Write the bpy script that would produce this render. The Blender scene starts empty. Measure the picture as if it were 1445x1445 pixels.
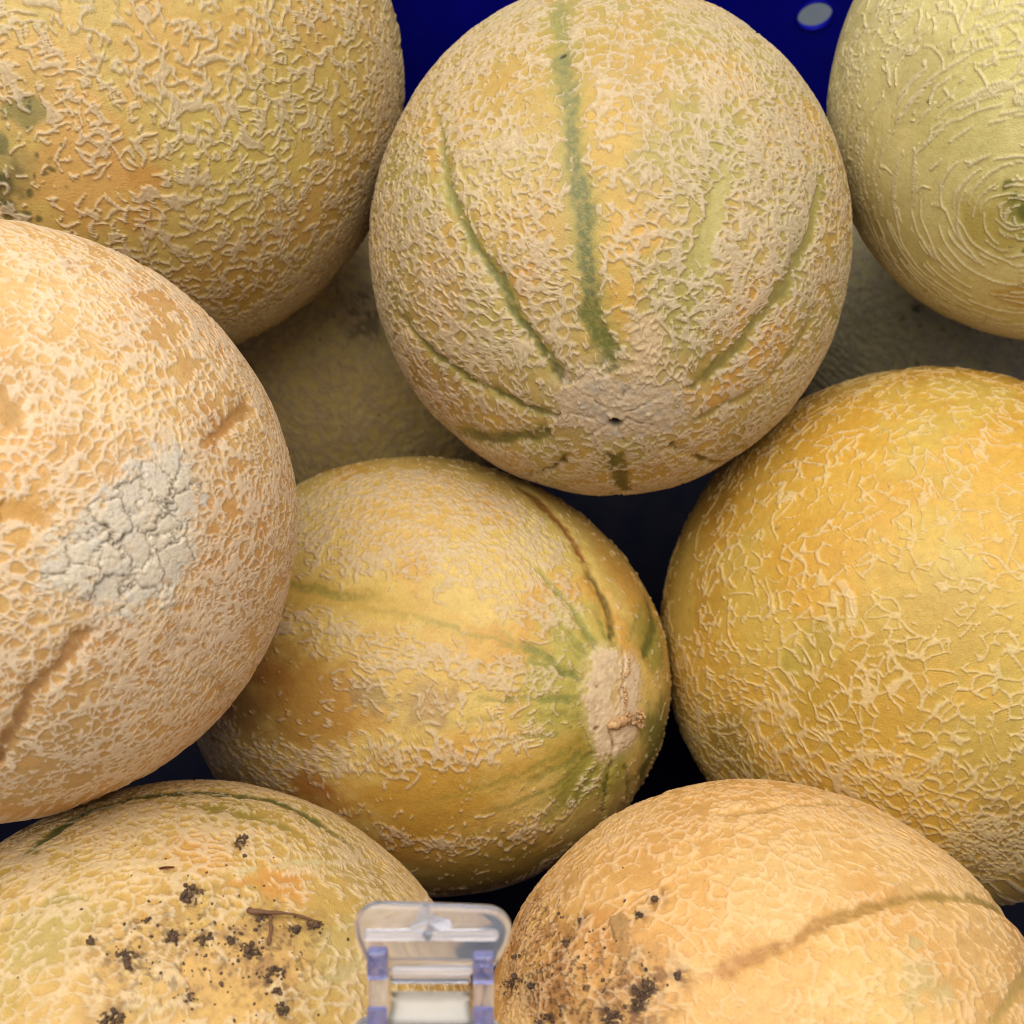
import bpy, bmesh, math, random
import numpy as np
from mathutils import Vector, Matrix, Quaternion

# ------------------------------------------------------------------ camera, light, exposure
scene = bpy.context.scene
COL = scene.collection
TILT = math.radians(25.0)                 # camera looks 25 degrees off straight down
FPX, SRC, HALF = 1750.0, 1445.0, 722.5    # focal length in picture widths of 1445
FLOOR = -0.504                            # crate floor, camera at the origin

cam_d = bpy.data.cameras.new("camera")
cam = bpy.data.objects.new("camera", cam_d)
COL.objects.link(cam)
scene.camera = cam
cam.location = (0, 0, 0)
cam.rotation_euler = (TILT, 0, 0)
cam_d.sensor_width = 36.0
cam_d.lens = 36.0 * FPX / SRC
cam_d.clip_start, cam_d.clip_end = 0.01, 50.0
cam_d.dof.use_dof = True
cam_d.dof.focus_distance = 0.29
cam_d.dof.aperture_fstop = 20.0

world = bpy.data.worlds.new("World")
scene.world = world
world.use_nodes = True
wb = world.node_tree.nodes["Background"]
wb.inputs[0].default_value = (0.96, 0.97, 1.0, 1)
wb.inputs[1].default_value = 0.46


def area(name, loc, target, sx, sy, power, color):
    d = bpy.data.lights.new(name, 'AREA')
    d.shape = 'RECTANGLE'
    d.size, d.size_y, d.energy, d.color = sx, sy, power, color
    o = bpy.data.objects.new(name, d)
    COL.objects.link(o)
    o.location = loc
    o.rotation_euler = (Vector(target) - Vector(loc)).to_track_quat('-Z', 'Y').to_euler()
    return o


area("canopy_light", (-0.06, 0.26, 0.62), (0.0, 0.16, -0.33), 1.1, 0.95, 12.6, (1.0, 0.99, 0.98))

scene.cycles.max_bounces = 8
scene.cycles.diffuse_bounces = 3
scene.cycles.glossy_bounces = 3
scene.cycles.filter_width = 1.05
scene.view_settings.view_transform = 'Standard'
scene.view_settings.look = 'None'
scene.view_settings.exposure = 0.16
scene.view_settings.gamma = 1.0
scene.view_settings.use_curve_mapping = False

CT, ST = math.cos(TILT), math.sin(TILT)
C2W = np.array([[1, 0, 0], [0, CT, -ST], [0, ST, CT]], float)   # camera space to world


def ray(x, y):
    return C2W @ np.array([(x - HALF) / FPX, -(y - HALF) / FPX, -1.0])


def lin(r, g, b):
    c = np.array([r, g, b], float) / 255.0
    return np.where(c <= 0.04045, c / 12.92, ((c + 0.055) / 1.055) ** 2.4)


PK = [.94]


def pig(r, g, b):
    k = PK[0]
    c = lin(r, g, b)
    l = 0.3 * c[0] + 0.6 * c[1] + 0.1 * c[2]
    return (((l + (c - l) * k) * np.array([.84, .86, .83])).clip(0.004, 1)).astype(np.float32)


def tag(o, label=None, cat=None, group=None, kind=None):
    if label: o["label"] = label
    if cat: o["category"] = cat
    if group: o["group"] = group
    if kind: o["kind"] = kind
    return o


# ------------------------------------------------------------------ numpy noise
_T = np.random.default_rng(11).random((32, 32, 32)).astype(np.float32)


def vnoise(p, freq, off=0.0):
    q = p * np.float32(freq) + np.float32(off)
    i = np.floor(q).astype(np.int32)
    f = (q - i).astype(np.float32)
    f = f * f * (3 - 2 * f)
    i &= 31
    j = (i + 1) & 31
    x0, y0, z0 = i[..., 0], i[..., 1], i[..., 2]
    x1, y1, z1 = j[..., 0], j[..., 1], j[..., 2]
    fx, fy, fz = f[..., 0], f[..., 1], f[..., 2]
    a = _T[x0, y0, z0] * (1 - fx) + _T[x1, y0, z0] * fx
    b = _T[x0, y1, z0] * (1 - fx) + _T[x1, y1, z0] * fx
    c = _T[x0, y0, z1] * (1 - fx) + _T[x1, y0, z1] * fx
    d = _T[x0, y1, z1] * (1 - fx) + _T[x1, y1, z1] * fx
    return (a * (1 - fy) + b * fy) * (1 - fz) + (c * (1 - fy) + d * fy) * fz


def fbm(p, freq, off=0.0, oct=3):
    v, a, t = 0, 1.0, 0
    for k in range(oct):
        v = v + a * vnoise(p, freq * 2.03 ** k, off + 7.3 * k)
        t += a
        a *= 0.55
    return v / t


def cellular(q, seed, jit=0.85):
    """nearest and second nearest feature distances on a jittered lattice"""
    i = np.floor(q).astype(np.int32)
    f = (q - i).astype(np.float32)
    f1 = np.full(q.shape[:-1], 9.0, np.float32); f2 = f1.copy()
    T1, T2, T3 = np.roll(_T, seed, 0), np.roll(_T, seed + 5, 1), np.roll(_T, seed + 9, 2)
    for a in (-1, 0, 1):
        xa = (i[..., 0] + a) & 31
        for b in (-1, 0, 1):
            yb = (i[..., 1] + b) & 31
            for c in (-1, 0, 1):
                zc = (i[..., 2] + c) & 31
                d = (a + .5 + jit * (T1[xa, yb, zc] - .5) - f[..., 0]) ** 2
                d += (b + .5 + jit * (T2[xa, yb, zc] - .5) - f[..., 1]) ** 2
                d += (c + .5 + jit * (T3[xa, yb, zc] - .5) - f[..., 2]) ** 2
                f2 = np.minimum(f2, np.maximum(f1, d))
                f1 = np.minimum(f1, d)
    return np.sqrt(f1), np.sqrt(f2)


def sstep(a, b, x):
    t = np.clip((x - a) / (b - a), 0, 1)
    return t * t * (3 - 2 * t)


# ------------------------------------------------------------------ materials
def new_mat(name):
    m = bpy.data.materials.new(name)
    m.use_nodes = True
    nt = m.node_tree
    return m, nt, nt.nodes["Principled BSDF"]


def node(nt, kind, **kw):
    n = nt.nodes.new(kind)
    for k, v in kw.items():
        setattr(n, k, v)
    return n


def mixcol(nt, fac, a, b, blend='MIX'):
    n = node(nt, 'ShaderNodeMix', data_type='RGBA', blend_type=blend)
    for sock, v in ((n.inputs[0], fac), (n.inputs[6], a), (n.inputs[7], b)):
        if hasattr(v, 'is_output'):
            nt.links.new(v, sock)
        else:
            sock.default_value = v if not isinstance(v, (tuple, list, np.ndarray)) else (*v[:3], 1)
    return n.outputs[2]


def noise(nt, scale, detail=3, rough=0.6, coord=None):
    n = node(nt, 'ShaderNodeTexNoise')
    n.inputs['Scale'].default_value = scale
    n.inputs['Detail'].default_value = detail
    n.inputs['Roughness'].default_value = rough
    if coord: nt.links.new(coord, n.inputs['Vector'])
    return n.outputs['Fac']


def maprange(nt, v, a, b, c=0.0, d=1.0):
    n = node(nt, 'ShaderNodeMapRange')
    n.inputs[1].default_value, n.inputs[2].default_value = a, b
    n.inputs[3].default_value, n.inputs[4].default_value = c, d
    nt.links.new(v, n.inputs[0])
    return n.outputs[0]


def attr(nt, name):
    return node(nt, 'ShaderNodeAttribute', attribute_name=name)


def melon_material(name, net_light, net_dark, gloss=0.42, grime=0.25, netk=0.72):
    def greyer(c):
        l = c @ np.array([.3, .6, .1])
        return l + (c - l) * .82
    net_light, net_dark = greyer(net_light), greyer(net_dark)
    m, nt, bs = new_mat(name)
    co = node(nt, 'ShaderNodeTexCoord').outputs['Object']
    rind = attr(nt, 'rind').outputs['Color']
    net = attr(nt, 'net').outputs['Fac']
    crest = attr(nt, 'crest').outputs['Fac']
    cork = attr(nt, 'cork').outputs['Fac']
    dirt = attr(nt, 'dirt').outputs['Fac']
    wet = attr(nt, 'wet').outputs['Fac']
    # rind: fine mottling and pores
    n1 = noise(nt, 520, 4, 0.65, co)
    r1 = mixcol(nt, maprange(nt, n1, 0.35, 0.75), mixcol(nt, 1.0, rind, (0.84, 0.80, 0.72), 'MULTIPLY'), rind)
    n2 = noise(nt, 1900, 2, 0.5, co)
    r2 = mixcol(nt, maprange(nt, n2, 0.30, 0.42, 0.35, 0.0), r1, mixcol(nt, 1.0, r1, (0.62, 0.50, 0.34), 'MULTIPLY'))
    # cork of the net: pale shoulders, greyer split along the crest
    n3 = noise(nt, 900, 3, 0.6, co)
    nc = mixcol(nt, maprange(nt, n3, 0.3, 0.7), net_dark, net_light)
    nc = mixcol(nt, crest, nc, mixcol(nt, 1.0, nc, (0.80, 0.77, 0.74), 'MULTIPLY'))
    c1 = mixcol(nt, maprange(nt, net, 0, 1, 0, netk), r2, nc)
    # corky scar tissue takes its colour from the rind attribute, roughened
    n4 = noise(nt, 1100, 5, 0.7, co)
    ck = mixcol(nt, maprange(nt, n4, 0.3, 0.7), mixcol(nt, 1.0, rind, (0.82, 0.79, 0.74), 'MULTIPLY'), rind)
    c2 = mixcol(nt, cork, c1, ck)
    # dry dirt film
    n5 = noise(nt, 260, 5, 0.7, co)
    film = maprange(nt, n5, 0.55, 0.8, 0.0, grime)
    c3 = mixcol(nt, film, c2, mixcol(nt, 1.0, c2, (0.55, 0.43, 0.30), 'MULTIPLY'))
    c4 = mixcol(nt, dirt, c3, lin(78, 56, 36))
    c5 = mixcol(nt, maprange(nt, wet, 0, 1, 0, .38), c4, lin(226, 205, 165))
    nt.links.new(c5, bs.inputs['Base Color'])
    mul = node(nt, 'ShaderNodeMath', operation='MAXIMUM')
    nt.links.new(net, mul.inputs[0]); nt.links.new(cork, mul.inputs[1])
    ro = maprange(nt, mul.outputs[0], 0, 1, gloss, 0.85)
    rw = node(nt, 'ShaderNodeMix', data_type='FLOAT')
    nt.links.new(wet, rw.inputs[0]); nt.links.new(ro, rw.inputs[2]); rw.inputs[3].default_value = 0.12
    nt.links.new(rw.outputs[0], bs.inputs['Roughness'])
    bs.inputs['Specular IOR Level'].default_value = 0.32
    add = node(nt, 'ShaderNodeMath', operation='ADD')
    nt.links.new(n3, add.inputs[0]); nt.links.new(noise(nt, 2600, 3, 0.6, co), add.inputs[1])
    bp = node(nt, 'ShaderNodeBump')
    bp.inputs['Strength'].default_value = 0.35
    bp.inputs['Distance'].default_value = 0.0006
    nt.links.new(add.outputs[0], bp.inputs['Height'])
    nt.links.new(bp.outputs['Normal'], bs.inputs['Normal'])
    return m


# ------------------------------------------------------------------ melon engine
def grid_dirs(N, alpha):
    """N x N vertices, square -> disc -> sphere; the dense cap of half-angle alpha sits round +Z."""
    a = np.linspace(-1, 1, N)
    X, Y = np.meshgrid(a, a, indexing='ij')
    big = np.abs(X) >= np.abs(Y)
    with np.errstate(divide='ignore', invalid='ignore'):
        r = np.where(big, X, Y)
        ph = np.where(big, (math.pi / 4) * (Y / X), math.pi / 2 - (math.pi / 4) * (X / Y))
    ph = np.where(r == 0, 0, ph)
    r0 = np.abs(r)
    ph = np.where(r < 0, ph + math.pi, ph)
    th = theta_of(r0, alpha)
    st = np.sin(th)
    return np.stack([st * np.cos(ph), st * np.sin(ph), np.cos(th)], -1)


RC = 0.93


def theta_of(r, alpha):
    k = math.sin(alpha / 2) / RC
    inner = 2 * np.arcsin(np.clip(r * k, 0, 1))
    outer = alpha + (math.pi - alpha) * np.clip((r - RC) / (1 - RC), 0, 1) ** 1.3
    return np.where(r <= RC, inner, outer)


def dir_to_ij(d, N, alpha):
    th = np.arccos(np.clip(d[:, 2], -1, 1))
    k = math.sin(alpha / 2) / RC
    r = np.where(th <= alpha, np.sin(th / 2) / k,
                 RC + (1 - RC) * np.clip((th - alpha) / (math.pi - alpha), 0, 1) ** (1 / 1.3))
    ph = np.arctan2(d[:, 1], d[:, 0])
    ph = np.where(ph < -math.pi / 4, ph + 2 * math.pi, ph)
    q = np.floor((ph + math.pi / 4) / (math.pi / 2)).astype(int) % 4
    pl = ph - q * (math.pi / 2)
    b = r * pl / (math.pi / 4)
    x = np.choose(q, [r, -b, -r, b])
    y = np.choose(q, [b, r, -b, -r])
    h = (N - 1) / 2
    return np.clip((x + 1) * h, 0, N - 1), np.clip((y + 1) * h, 0, N - 1)


def rot_to(d):
    """matrix whose columns are a frame with +Z = d"""
    d = d / np.linalg.norm(d)
    h = np.array([1, 0, 0.]) if abs(d[0]) < 0.8 else np.array([0, 1, 0.])
    x = np.cross(h, d); x /= np.linalg.norm(x)
    return np.stack([x, np.cross(d, x), d], -1)


class Melon:
    def __init__(self, c_cam, R, q, axis_cam, N, focus, alpha_deg, seed):
        self.c = C2W @ np.array(c_cam)
        self.R, self.q, self.N = R, q, N
        a = C2W @ np.array(axis_cam)
        self.axis = a / np.linalg.norm(a)
        self.alpha = math.radians(alpha_deg)
        self.rng = np.random.default_rng(seed)
        self.seed = seed
        self.cache = {}
        self.focus = self.at(*focus)
        self.F = rot_to(self.focus)
        g = grid_dirs(N, self.alpha)
        self.s = (g @ self.F.T).astype(np.float32)         # unit directions, world oriented, N x N x 3
        self.mm = R * 1000
        N2 = (N, N)
        self.v = np.zeros(N2, np.float32)                   # net
        self.occ = np.zeros(N2, np.int32)
        self.nid = 1
        self.h = np.zeros(N2, np.float32)                   # height in mm
        self.dens = np.ones(N2, np.float32)
        self.cork = np.zeros(N2, np.float32)
        self.dirt = np.zeros(N2, np.float32)
        self.wet = np.zeros(N2, np.float32)
        self.keep = np.ones(N2, np.float32)                 # net is wiped where 0
        self.col = np.zeros((N, N, 3), np.float32)
        self.cells = np.zeros((N - 1, N - 1), np.int32)     # 0 rind, 2 scar, 3 sap, 10+ plates
        o = seed * 3.7
        self.wob = np.stack([vnoise(self.s, 9, o + 3 + k) for k in (0, 11, 23)], -1) - 0.5
        self.wob2 = np.stack([vnoise(self.s, 38, o + 5 + k) for k in (0, 11, 23)], -1) - 0.5
        self.sw = (self.s + 0.030 * self.wob + 0.022 * self.wob2).astype(np.float32)
        self.sw_sq = (self.sw ** 2).sum(-1)

    def fb(self, freq, off, oct=3):
        k = (freq, off, oct)
        if k not in self.cache: self.cache[k] = fbm(self.s, freq, off, oct)
        return self.cache[k]

    def at(self, x, y):
        """direction (parametric sphere) of the surface point in front of picture point x, y"""
        a = self.axis
        d = ray(x, y)
        M = lambda p: (p + a * (p @ a) * (1 / self.q - 1)) / self.R
        o_, d_ = M(-self.c), M(d)
        A, B, C = d_ @ d_, o_ @ d_, o_ @ o_ - 1
        disc = B * B - A * C
        if disc < 0:
            p = o_ - d_ * (B / A)
        else:
            p = o_ + d_ * ((-B - math.sqrt(disc)) / A)
        return p / np.linalg.norm(p)

    def base(self, s):
        a = self.axis
        return self.R * (s + (self.q - 1) * (s @ a)[..., None] * a)

    def dist(self, pts, warp=True, raw=False):
        """distance in mm from every vertex to a smooth curve through picture points; also 0..1 along"""
        k = np.array(pts, float)
        if len(k) > 1:
            t = np.linspace(0, len(k) - 1, 14 * (len(k) - 1) + 1)
            out = []
            for tt in t:
                i = min(int(tt), len(k) - 2); f = tt - i
                p0, p1, p2, p3 = k[max(i - 1, 0)], k[i], k[i + 1], k[min(i + 2, len(k) - 1)]
                out.append(0.5 * (2 * p1 + (p2 - p0) * f + (2 * p0 - 5 * p1 + 4 * p2 - p3) * f * f + (3 * p1 - p0 - 3 * p2 + p3) * f ** 3))
            k = np.array(out)
        D = np.array([self.at(*p) for p in k], np.float32)
        S = self.sw if warp else self.s
        F = S.reshape(-1, 3).astype(np.float32)
        sq = self.sw_sq if warp else 1.0
        if len(D) == 1:
            best = F @ D[0]
            arg = np.zeros(S.shape[:2], np.float32)
        else:
            dots = F @ D.T
            k_ = dots.argmax(1)
            best = np.take_along_axis(dots, k_[:, None], 1)[:, 0]
            arg = (k_ / (len(D) - 1)).astype(np.float32).reshape(S.shape[:2])
        best = np.maximum(sq + 1 - 2 * best.reshape(S.shape[:2]), 0)
        return np.sqrt(best) * self.mm, arg

    # --- pigment ---
    def paint(self, mask, rgb, raw=False):
        self.col += ((lin(*rgb).astype(np.float32) if raw else pig(*rgb)) - self.col) * np.clip(mask, 0, 1)[..., None]

    def ground(self, rgb_list, freq=2.2):
        self.col[:] = pig(*rgb_list[0])
        for k, c in enumerate(rgb_list[1:]):
            n = fbm(self.s, freq * (1 + 0.5 * k), self.seed + 9 * k, 4)
            self.paint(sstep(0.45, 0.62, n) * 0.85, c)
        n = fbm(self.s, 26, self.seed + 50, 3)
        self.col *= (0.90 + 0.2 * n)[..., None]

    def blotch(self, x, y, r, rgb, k=1.0, ragged=0.5):
        d, _ = self.dist([(x, y)])
        n = self.fb(18, self.seed + 77, 3) - 0.5
        self.paint(k * sstep(1.0, 0.35, d / r + ragged * n * 2), rgb)

    def furrow(self, pts, w, depth, rgb, k=1.0, bare=1.0, fade=(0.0, 0.0), rgb2=None, sp=0.0):
        d, a = self.dist(pts)
        end = sstep(0, max(fade[0], 1e-3), a) * sstep(0, max(fade[1], 1e-3), 1 - a) if max(fade) > 0 else 1.0
        n = 0.45 + 1.1 * self.fb(26, self.seed + 31, 3)
        brk = sstep(.30, .52, self.fb(55, self.seed + 35, 2))
        m = sstep(1.25, 0.45, d / (w * n)) * end
        if sp: k = k * (1 - sp * (1 - sstep(.36, .56, self.fb(70, self.seed + 39, 3))))
        c = rgb if rgb2 is None else None
        if c is not None:
            self.paint(m * k * (.7 + .3 * brk), c)
        else:
            A, B = pig(*rgb), pig(*rgb2)
            cc = (A + (B - A) * a[..., None]).astype(np.float32)
            self.col += (cc - self.col) * np.clip(m * k * (.7 + .3 * brk), 0, 1)[..., None]
        self.h -= depth * np.exp(-(d / (w * 1.6)) ** 2) * end
        self.keep *= 1 - bare * m * (.6 + .4 * brk)

    # --- netting: cracks that grow over the rind and stop where they meet another ---
    def tangent(self, p, ang):
        em = self.axis - p * (p @ self.axis)[:, None]
        em /= np.linalg.norm(em, axis=1)[:, None] + 1e-9
        ec = np.cross(p, em)
        return em * np.cos(ang)[:, None] + ec * np.sin(ang)[:, None]

    def ij(self, p):
        x, y = dir_to_ij(p @ self.F, self.N, self.alpha)
        return x, y

    def net(self, n, length, w, ang=0.0, jit=3.0, curl=0.25, pull=0.0, from_net=0.0, taper=0.5, minw=0.35,
            dens=None, stop=True, flow=0.0, cross=0.0):
        """n strokes of about length mm, half-width w mm; ang 0 = towards the pole, pi/2 = round it"""
        rng, N = self.rng, self.N
        D = (self.dens if dens is None else dens) * self.keep
        lo = int(N * 0.045)
        W = np.zeros_like(D); W[lo:-lo, lo:-lo] = np.clip(D[lo:-lo, lo:-lo], 0, None)
        if from_net > 0:
            W2 = W * (self.occ > 0)
            W = W * (1 - from_net) / max(W.sum(), 1e-6) + W2 * from_net / max(W2.sum(), 1e-6)
        cw = np.cumsum(W.ravel().astype(np.float64))
        idx = np.searchsorted(cw, rng.random(n) * cw[-1])
        idx = np.minimum(idx, N * N - 1)
        p = self.s.reshape(-1, 3)[idx].astype(np.float64)
        p += rng.normal(0, 0.25 / self.mm, p.shape); p /= np.linalg.norm(p, axis=1)[:, None]
        step = 0.36
        a0 = ang + jit * rng.normal(0, 1, n) * (1 if jit < 2 else 10)
        if flow:
            a0 += flow * (vnoise(p.astype(np.float32), 3.1, self.seed + 5) - 0.5) * 6.28
        if cross:
            a0 += (rng.random(n) < cross) * math.pi / 2
        a0 += (rng.random(n) < 0.5) * math.pi
        t = self.tangent(p, a0)
        L = np.clip(rng.lognormal(0, 0.45, n) * length / step, 4, 140).astype(int)
        ws = w * np.clip(rng.lognormal(0, 0.25, n), 0.55, 1.7)
        ids = self.nid + np.arange(n); self.nid += n
        alive = np.ones(n, bool); age = np.zeros(n, int); joined = np.zeros(n, bool)
        bend = rng.normal(0, curl, n) * 0.2
        P = []; K = []; A_ = []
        occ = self.occ.ravel()
        Df = D.ravel(); thr = rng.random(n) * 0.22
        for it in range(int(L.max())):
            live = np.nonzero(alive)[0]
            if len(live) == 0: break
            pl = p[live]
            x, y = self.ij(pl)
            ci = np.rint(x).astype(int) * N + np.rint(y).astype(int)
            o = occ[ci]
            hit = (o > 0) & (o != ids[live]) & (it > 3) & stop
            out = (Df[ci] < thr[live]) & (it > 2)
            P.append(pl); K.append(live); A_.append(np.full(len(live), it))
            joined[live[hit]] = True
            ok = ~(hit | out) & (it + 1 < L[live])
            age[live] = it + 1
            fr = live[(o == 0)]
            occ[ci[o == 0]] = ids[fr]
            occ[np.minimum(ci[o == 0] + 1, N * N - 1)] = np.maximum(occ[np.minimum(ci[o == 0] + 1, N * N - 1)], 0) + (occ[np.minimum(ci[o == 0] + 1, N * N - 1)] == 0) * ids[fr]
            alive[live[~ok]] = False
            live = live[ok]
            if len(live) == 0: break
            bend[live] = bend[live] * 0.80 + rng.normal(0, curl, len(live)) * 0.20
            kink = (rng.random(len(live)) < 0.035) * rng.normal(0, .75, len(live))
            tt = t[live]; pp = p[live]
            tt = tt + np.cross(pp, tt) * (bend[live] + kink)[:, None]
            if pull:
                ref = self.tangent(pp, np.full(len(live), ang))
                sg = np.sign((ref * tt).sum(1))[:, None]
                tt = tt + pull * ref * sg
            pp = pp + tt / np.linalg.norm(tt, axis=1)[:, None] * (step / self.mm)
            pp /= np.linalg.norm(pp, axis=1)[:, None]
            tt -= pp * (tt * pp).sum(1)[:, None]
            p[live] = pp; t[live] = tt / np.linalg.norm(tt, axis=1)[:, None]
        P = np.concatenate(P); K = np.concatenate(K); A_ = np.concatenate(A_)
        ln = np.maximum(age[K], 1)
        u = A_ / ln
        tl = np.clip((u + 0.04) / taper, 0, 1)
        te = np.where(joined[K], 1.0, np.clip((1.04 - u) / taper, 0, 1))
        wv = ws[K] * (minw + (1 - minw) * np.sin(np.minimum(tl, te) * math.pi / 2))
        wv *= 0.75 + 0.5 * vnoise(P.astype(np.float32), 0.9 * self.mm, self.seed)
        self.stamp(P, wv)

    def web(self, cell, w, stretch=1.0, gap=(0.25, 0.45), dens=None, warp=1.0, seed=0, amp=1.0, vary=1.0):
        """joined web of cork cracks: cells of about cell mm, half-width w mm"""
        o = self.seed + seed * 1.7
        p = self.s * np.float32(self.mm)
        wv = np.stack([vnoise(self.s, self.mm / (cell * .9), o + k) for k in (1, 12, 27)], -1) - .5
        wl = np.stack([vnoise(self.s, self.mm / (cell * 3.5), o + k) for k in (4, 15, 22)], -1) - .5
        p = p + warp * (wv * cell * .55 + wl * cell * 1.2)
        if stretch != 1.0:
            a = self.axis.astype(np.float32)
            p = p + (p @ a)[..., None] * a * np.float32(stretch - 1)
        f1, f2 = cellular(p / np.float32(cell), self.seed + seed * 3)
        edge = (f2 - f1) * cell * .5
        n = self.fb(self.mm / 7.0, o + 40, 2)
        n2 = vnoise(self.s, self.mm / 1.3, o + 50)
        wn = w * np.clip(.5 + vary * (1.1 * (n - .1) + .6 * (n2 - .5)), .4, 1.4)
        v = 1 - (edge / wn) ** 2
        D = (self.dens if dens is None else dens) * self.keep
        br = vnoise(self.s, self.mm / 3.2, o + 60) * .6 + vnoise(self.s, self.mm / 1.6, o + 66) * .4
        thr = gap[0] + (1 - np.clip(D, 0, 1)) * .55
        v = v - 1.2 * (1 - sstep(thr, thr + (gap[1] - gap[0]), br))
        v = np.clip(v * amp * np.clip(wn / .42, .5, 1), 0, 1)
        self.v = np.maximum(self.v, v.astype(np.float32))
        self.occ[(self.v > .45) & (self.occ == 0)] = 10 ** 8 + seed

    def dots(self, n, r, dens):
        N = self.N
        W = np.clip(dens * self.keep, 0, None).copy(); lo = int(N * .05)
        W[:lo] = 0; W[-lo:] = 0; W[:, :lo] = 0; W[:, -lo:] = 0
        cw = np.cumsum(W.ravel().astype(np.float64))
        idx = np.minimum(np.searchsorted(cw, self.rng.random(n) * cw[-1]), N * N - 1)
        self.stamp(self.s.reshape(-1, 3)[idx].astype(float), r * self.rng.uniform(0.6, 1.3, n))

    def stamp(self, P, wv, wref=None):
        N = self.N
        cell = 2 * self.mm * math.sin(self.alpha / 2) / RC * 2 / N * 0.85
        k = int(math.ceil(min(np.percentile(wv, 99.5), 2.2) / cell)) + 1
        wv = np.maximum(wv, 1.05 * cell)
        x, y = self.ij(P)
        i0, j0 = np.rint(x).astype(np.int32), np.rint(y).astype(np.int32)
        flat = self.v.ravel()
        S = self.s.reshape(-1, 3)
        P32 = P.astype(np.float32)
        inv = (self.mm / wv).astype(np.float32)
        sc = np.clip(wv / 0.75, 0.35, 1.0).astype(np.float32)
        for di in range(-k, k + 1):
            for dj in range(-k, k + 1):
                if di * di + dj * dj > (k + 0.5) ** 2: continue
                ii, jj = i0 + di, j0 + dj
                ok = (ii >= 0) & (ii < N) & (jj >= 0) & (jj < N)
                id_ = (ii * N + jj)[ok]
                e = ((S[id_] - P32[ok]) ** 2).sum(1) * inv[ok] ** 2
                val = sc[ok] * (1 - e)
                m = val > 0
                np.maximum.at(flat, id_[m], val[m])

    # --- scar: thick cork, optionally split into plates ---
    def scar(self, pts, r, rgb, rise=0.5, plates=0, ragged=0.35, lump=0.5, crack=1.0, rgb2=None, wipe=1.0):
        d, _ = self.dist(pts)
        n = .6 * (self.fb(24, self.seed + 91, 3) - 0.5) + .7 * (self.fb(75, self.seed + 95, 3) - .5)
        m = sstep(1.12, 0.80, d / r + ragged * n * 2.6)
        halo = sstep(1.7, .9, d / r + ragged * n * 2)
        self.paint(halo * .35, rgb, True)
        self.paint(m, rgb, True)
        if rgb2 is not None:
            self.paint(m * sstep(.5, .65, fbm(self.s, 30, self.seed + 12, 3)) * .8, rgb2, True)
        self.cork = np.maximum(self.cork, m)
        self.keep *= 1 - wipe * m
        self.h += m * rise
        self.h += m * lump * (fbm(self.s, 60, self.seed + 33, 3) - 0.5) * 2
        mc = (m[1:, 1:] + m[:-1, 1:] + m[1:, :-1] + m[:-1, :-1]) / 4
        ins = mc > 0.5
        self.cells[ins] = 2
        if plates:
            c = np.argwhere(m > 0.55)
            sel = [c[self.rng.integers(len(c))]]
            for _ in range(plates - 1):                     # spread seeds: best of several candidates
                cand = c[self.rng.integers(0, len(c), 7)]
                dd = np.min(((cand[:, None] - np.array(sel)[None]) ** 2).sum(-1), 1)
                sel.append(cand[np.argmax(dd)])
            f1 = np.full(m.shape, 9., np.float32); f2 = f1.copy(); who = np.zeros(m.shape, np.int32)
            S = self.s + 0.05 * self.wob2 + 0.018 * (np.stack([vnoise(self.s, 110, 3 + 9 * k) for k in range(3)], -1) - .5)
            for k, (i, j) in enumerate(sel):
                e = np.sqrt(((S - self.s[i, j]) ** 2).sum(-1)) * (0.85 + 0.4 * self.rng.random())
                near = e < f1
                f2 = np.where(near, f1, np.minimum(f2, e)); who = np.where(near, k, who); f1 = np.where(near, e, f1)
            edge = (f2 - f1) * self.mm
            cr = sstep(0.42, 0.0, edge) * m
            lift = self.rng.normal(0, 0.22, plates).astype(np.float32)
            self.h += m * (lift[who] + 0.28 * sstep(0, 1.5, edge) + .16 * (self.fb(120, 3.0, 3) - .5)) - crack * cr
            mc = sstep(.035, .0, np.abs(self.fb(46, 8.0, 2) - .5)) * m
            self.h -= .13 * mc
            self.paint(mc * .4, (140, 122, 100))
            self.paint(cr * 0.55, (120, 104, 84))
            self.cells[ins] = 10 + who[:-1, :-1][ins]

    def pit(self, x, y, r, depth, rgb, k=1.0):
        d, _ = self.dist([(x, y)], warp=True)
        m = sstep(1.1, 0.5, d / r)
        self.h -= depth * m
        self.keep *= 1 - 0.8 * m
        self.paint(m * k, rgb)

    # --- finish: heights, meshes, parts ---
    def finish(self, name, label, mat, H=0.6, ribs=None, lump=0.006, labels=None, scar_name='stem_scar', split=True):
        N = self.N
        v = self.v * np.clip(self.keep, 0, 1)
        hn = 0.75 + 0.5 * fbm(self.s, 14, self.seed + 21, 2)
        prof = sstep(0.0, 0.36, v) * (.75 + .25 * v) - 0.28 * sstep(0.70, 1.0, v)
        fine = fbm(self.s, 90, self.seed + 4, 2) - 0.5
        self.net_m = sstep(0.02, 0.30, v)
        self.crest = sstep(0.70, 0.98, v)
        h = self.h + H * hn * prof + 0.10 * fine * (0.4 + self.net_m)
        sh = (fbm(self.s, 2.3, self.seed + 61, 2) - 0.5) * 2 * lump + (fbm(self.s, 7, self.seed + 62, 2) - 0.5) * 2 * lump * 0.35
        B = self.base(self.s.astype(np.float64))
        if ribs is not None:
            a = self.axis
            X = rot_to(a)
            ph = np.arctan2(self.s @ X[:, 1], self.s @ X[:, 0])
            sn = np.sqrt(np.clip(1 - (self.s @ a) ** 2, 0, 1))
            sh = sh + ribs[1] * sn * (np.abs(np.cos(ribs[0] * 0.5 * ph + ribs[2])) ** 0.7 - 0.7)
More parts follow.
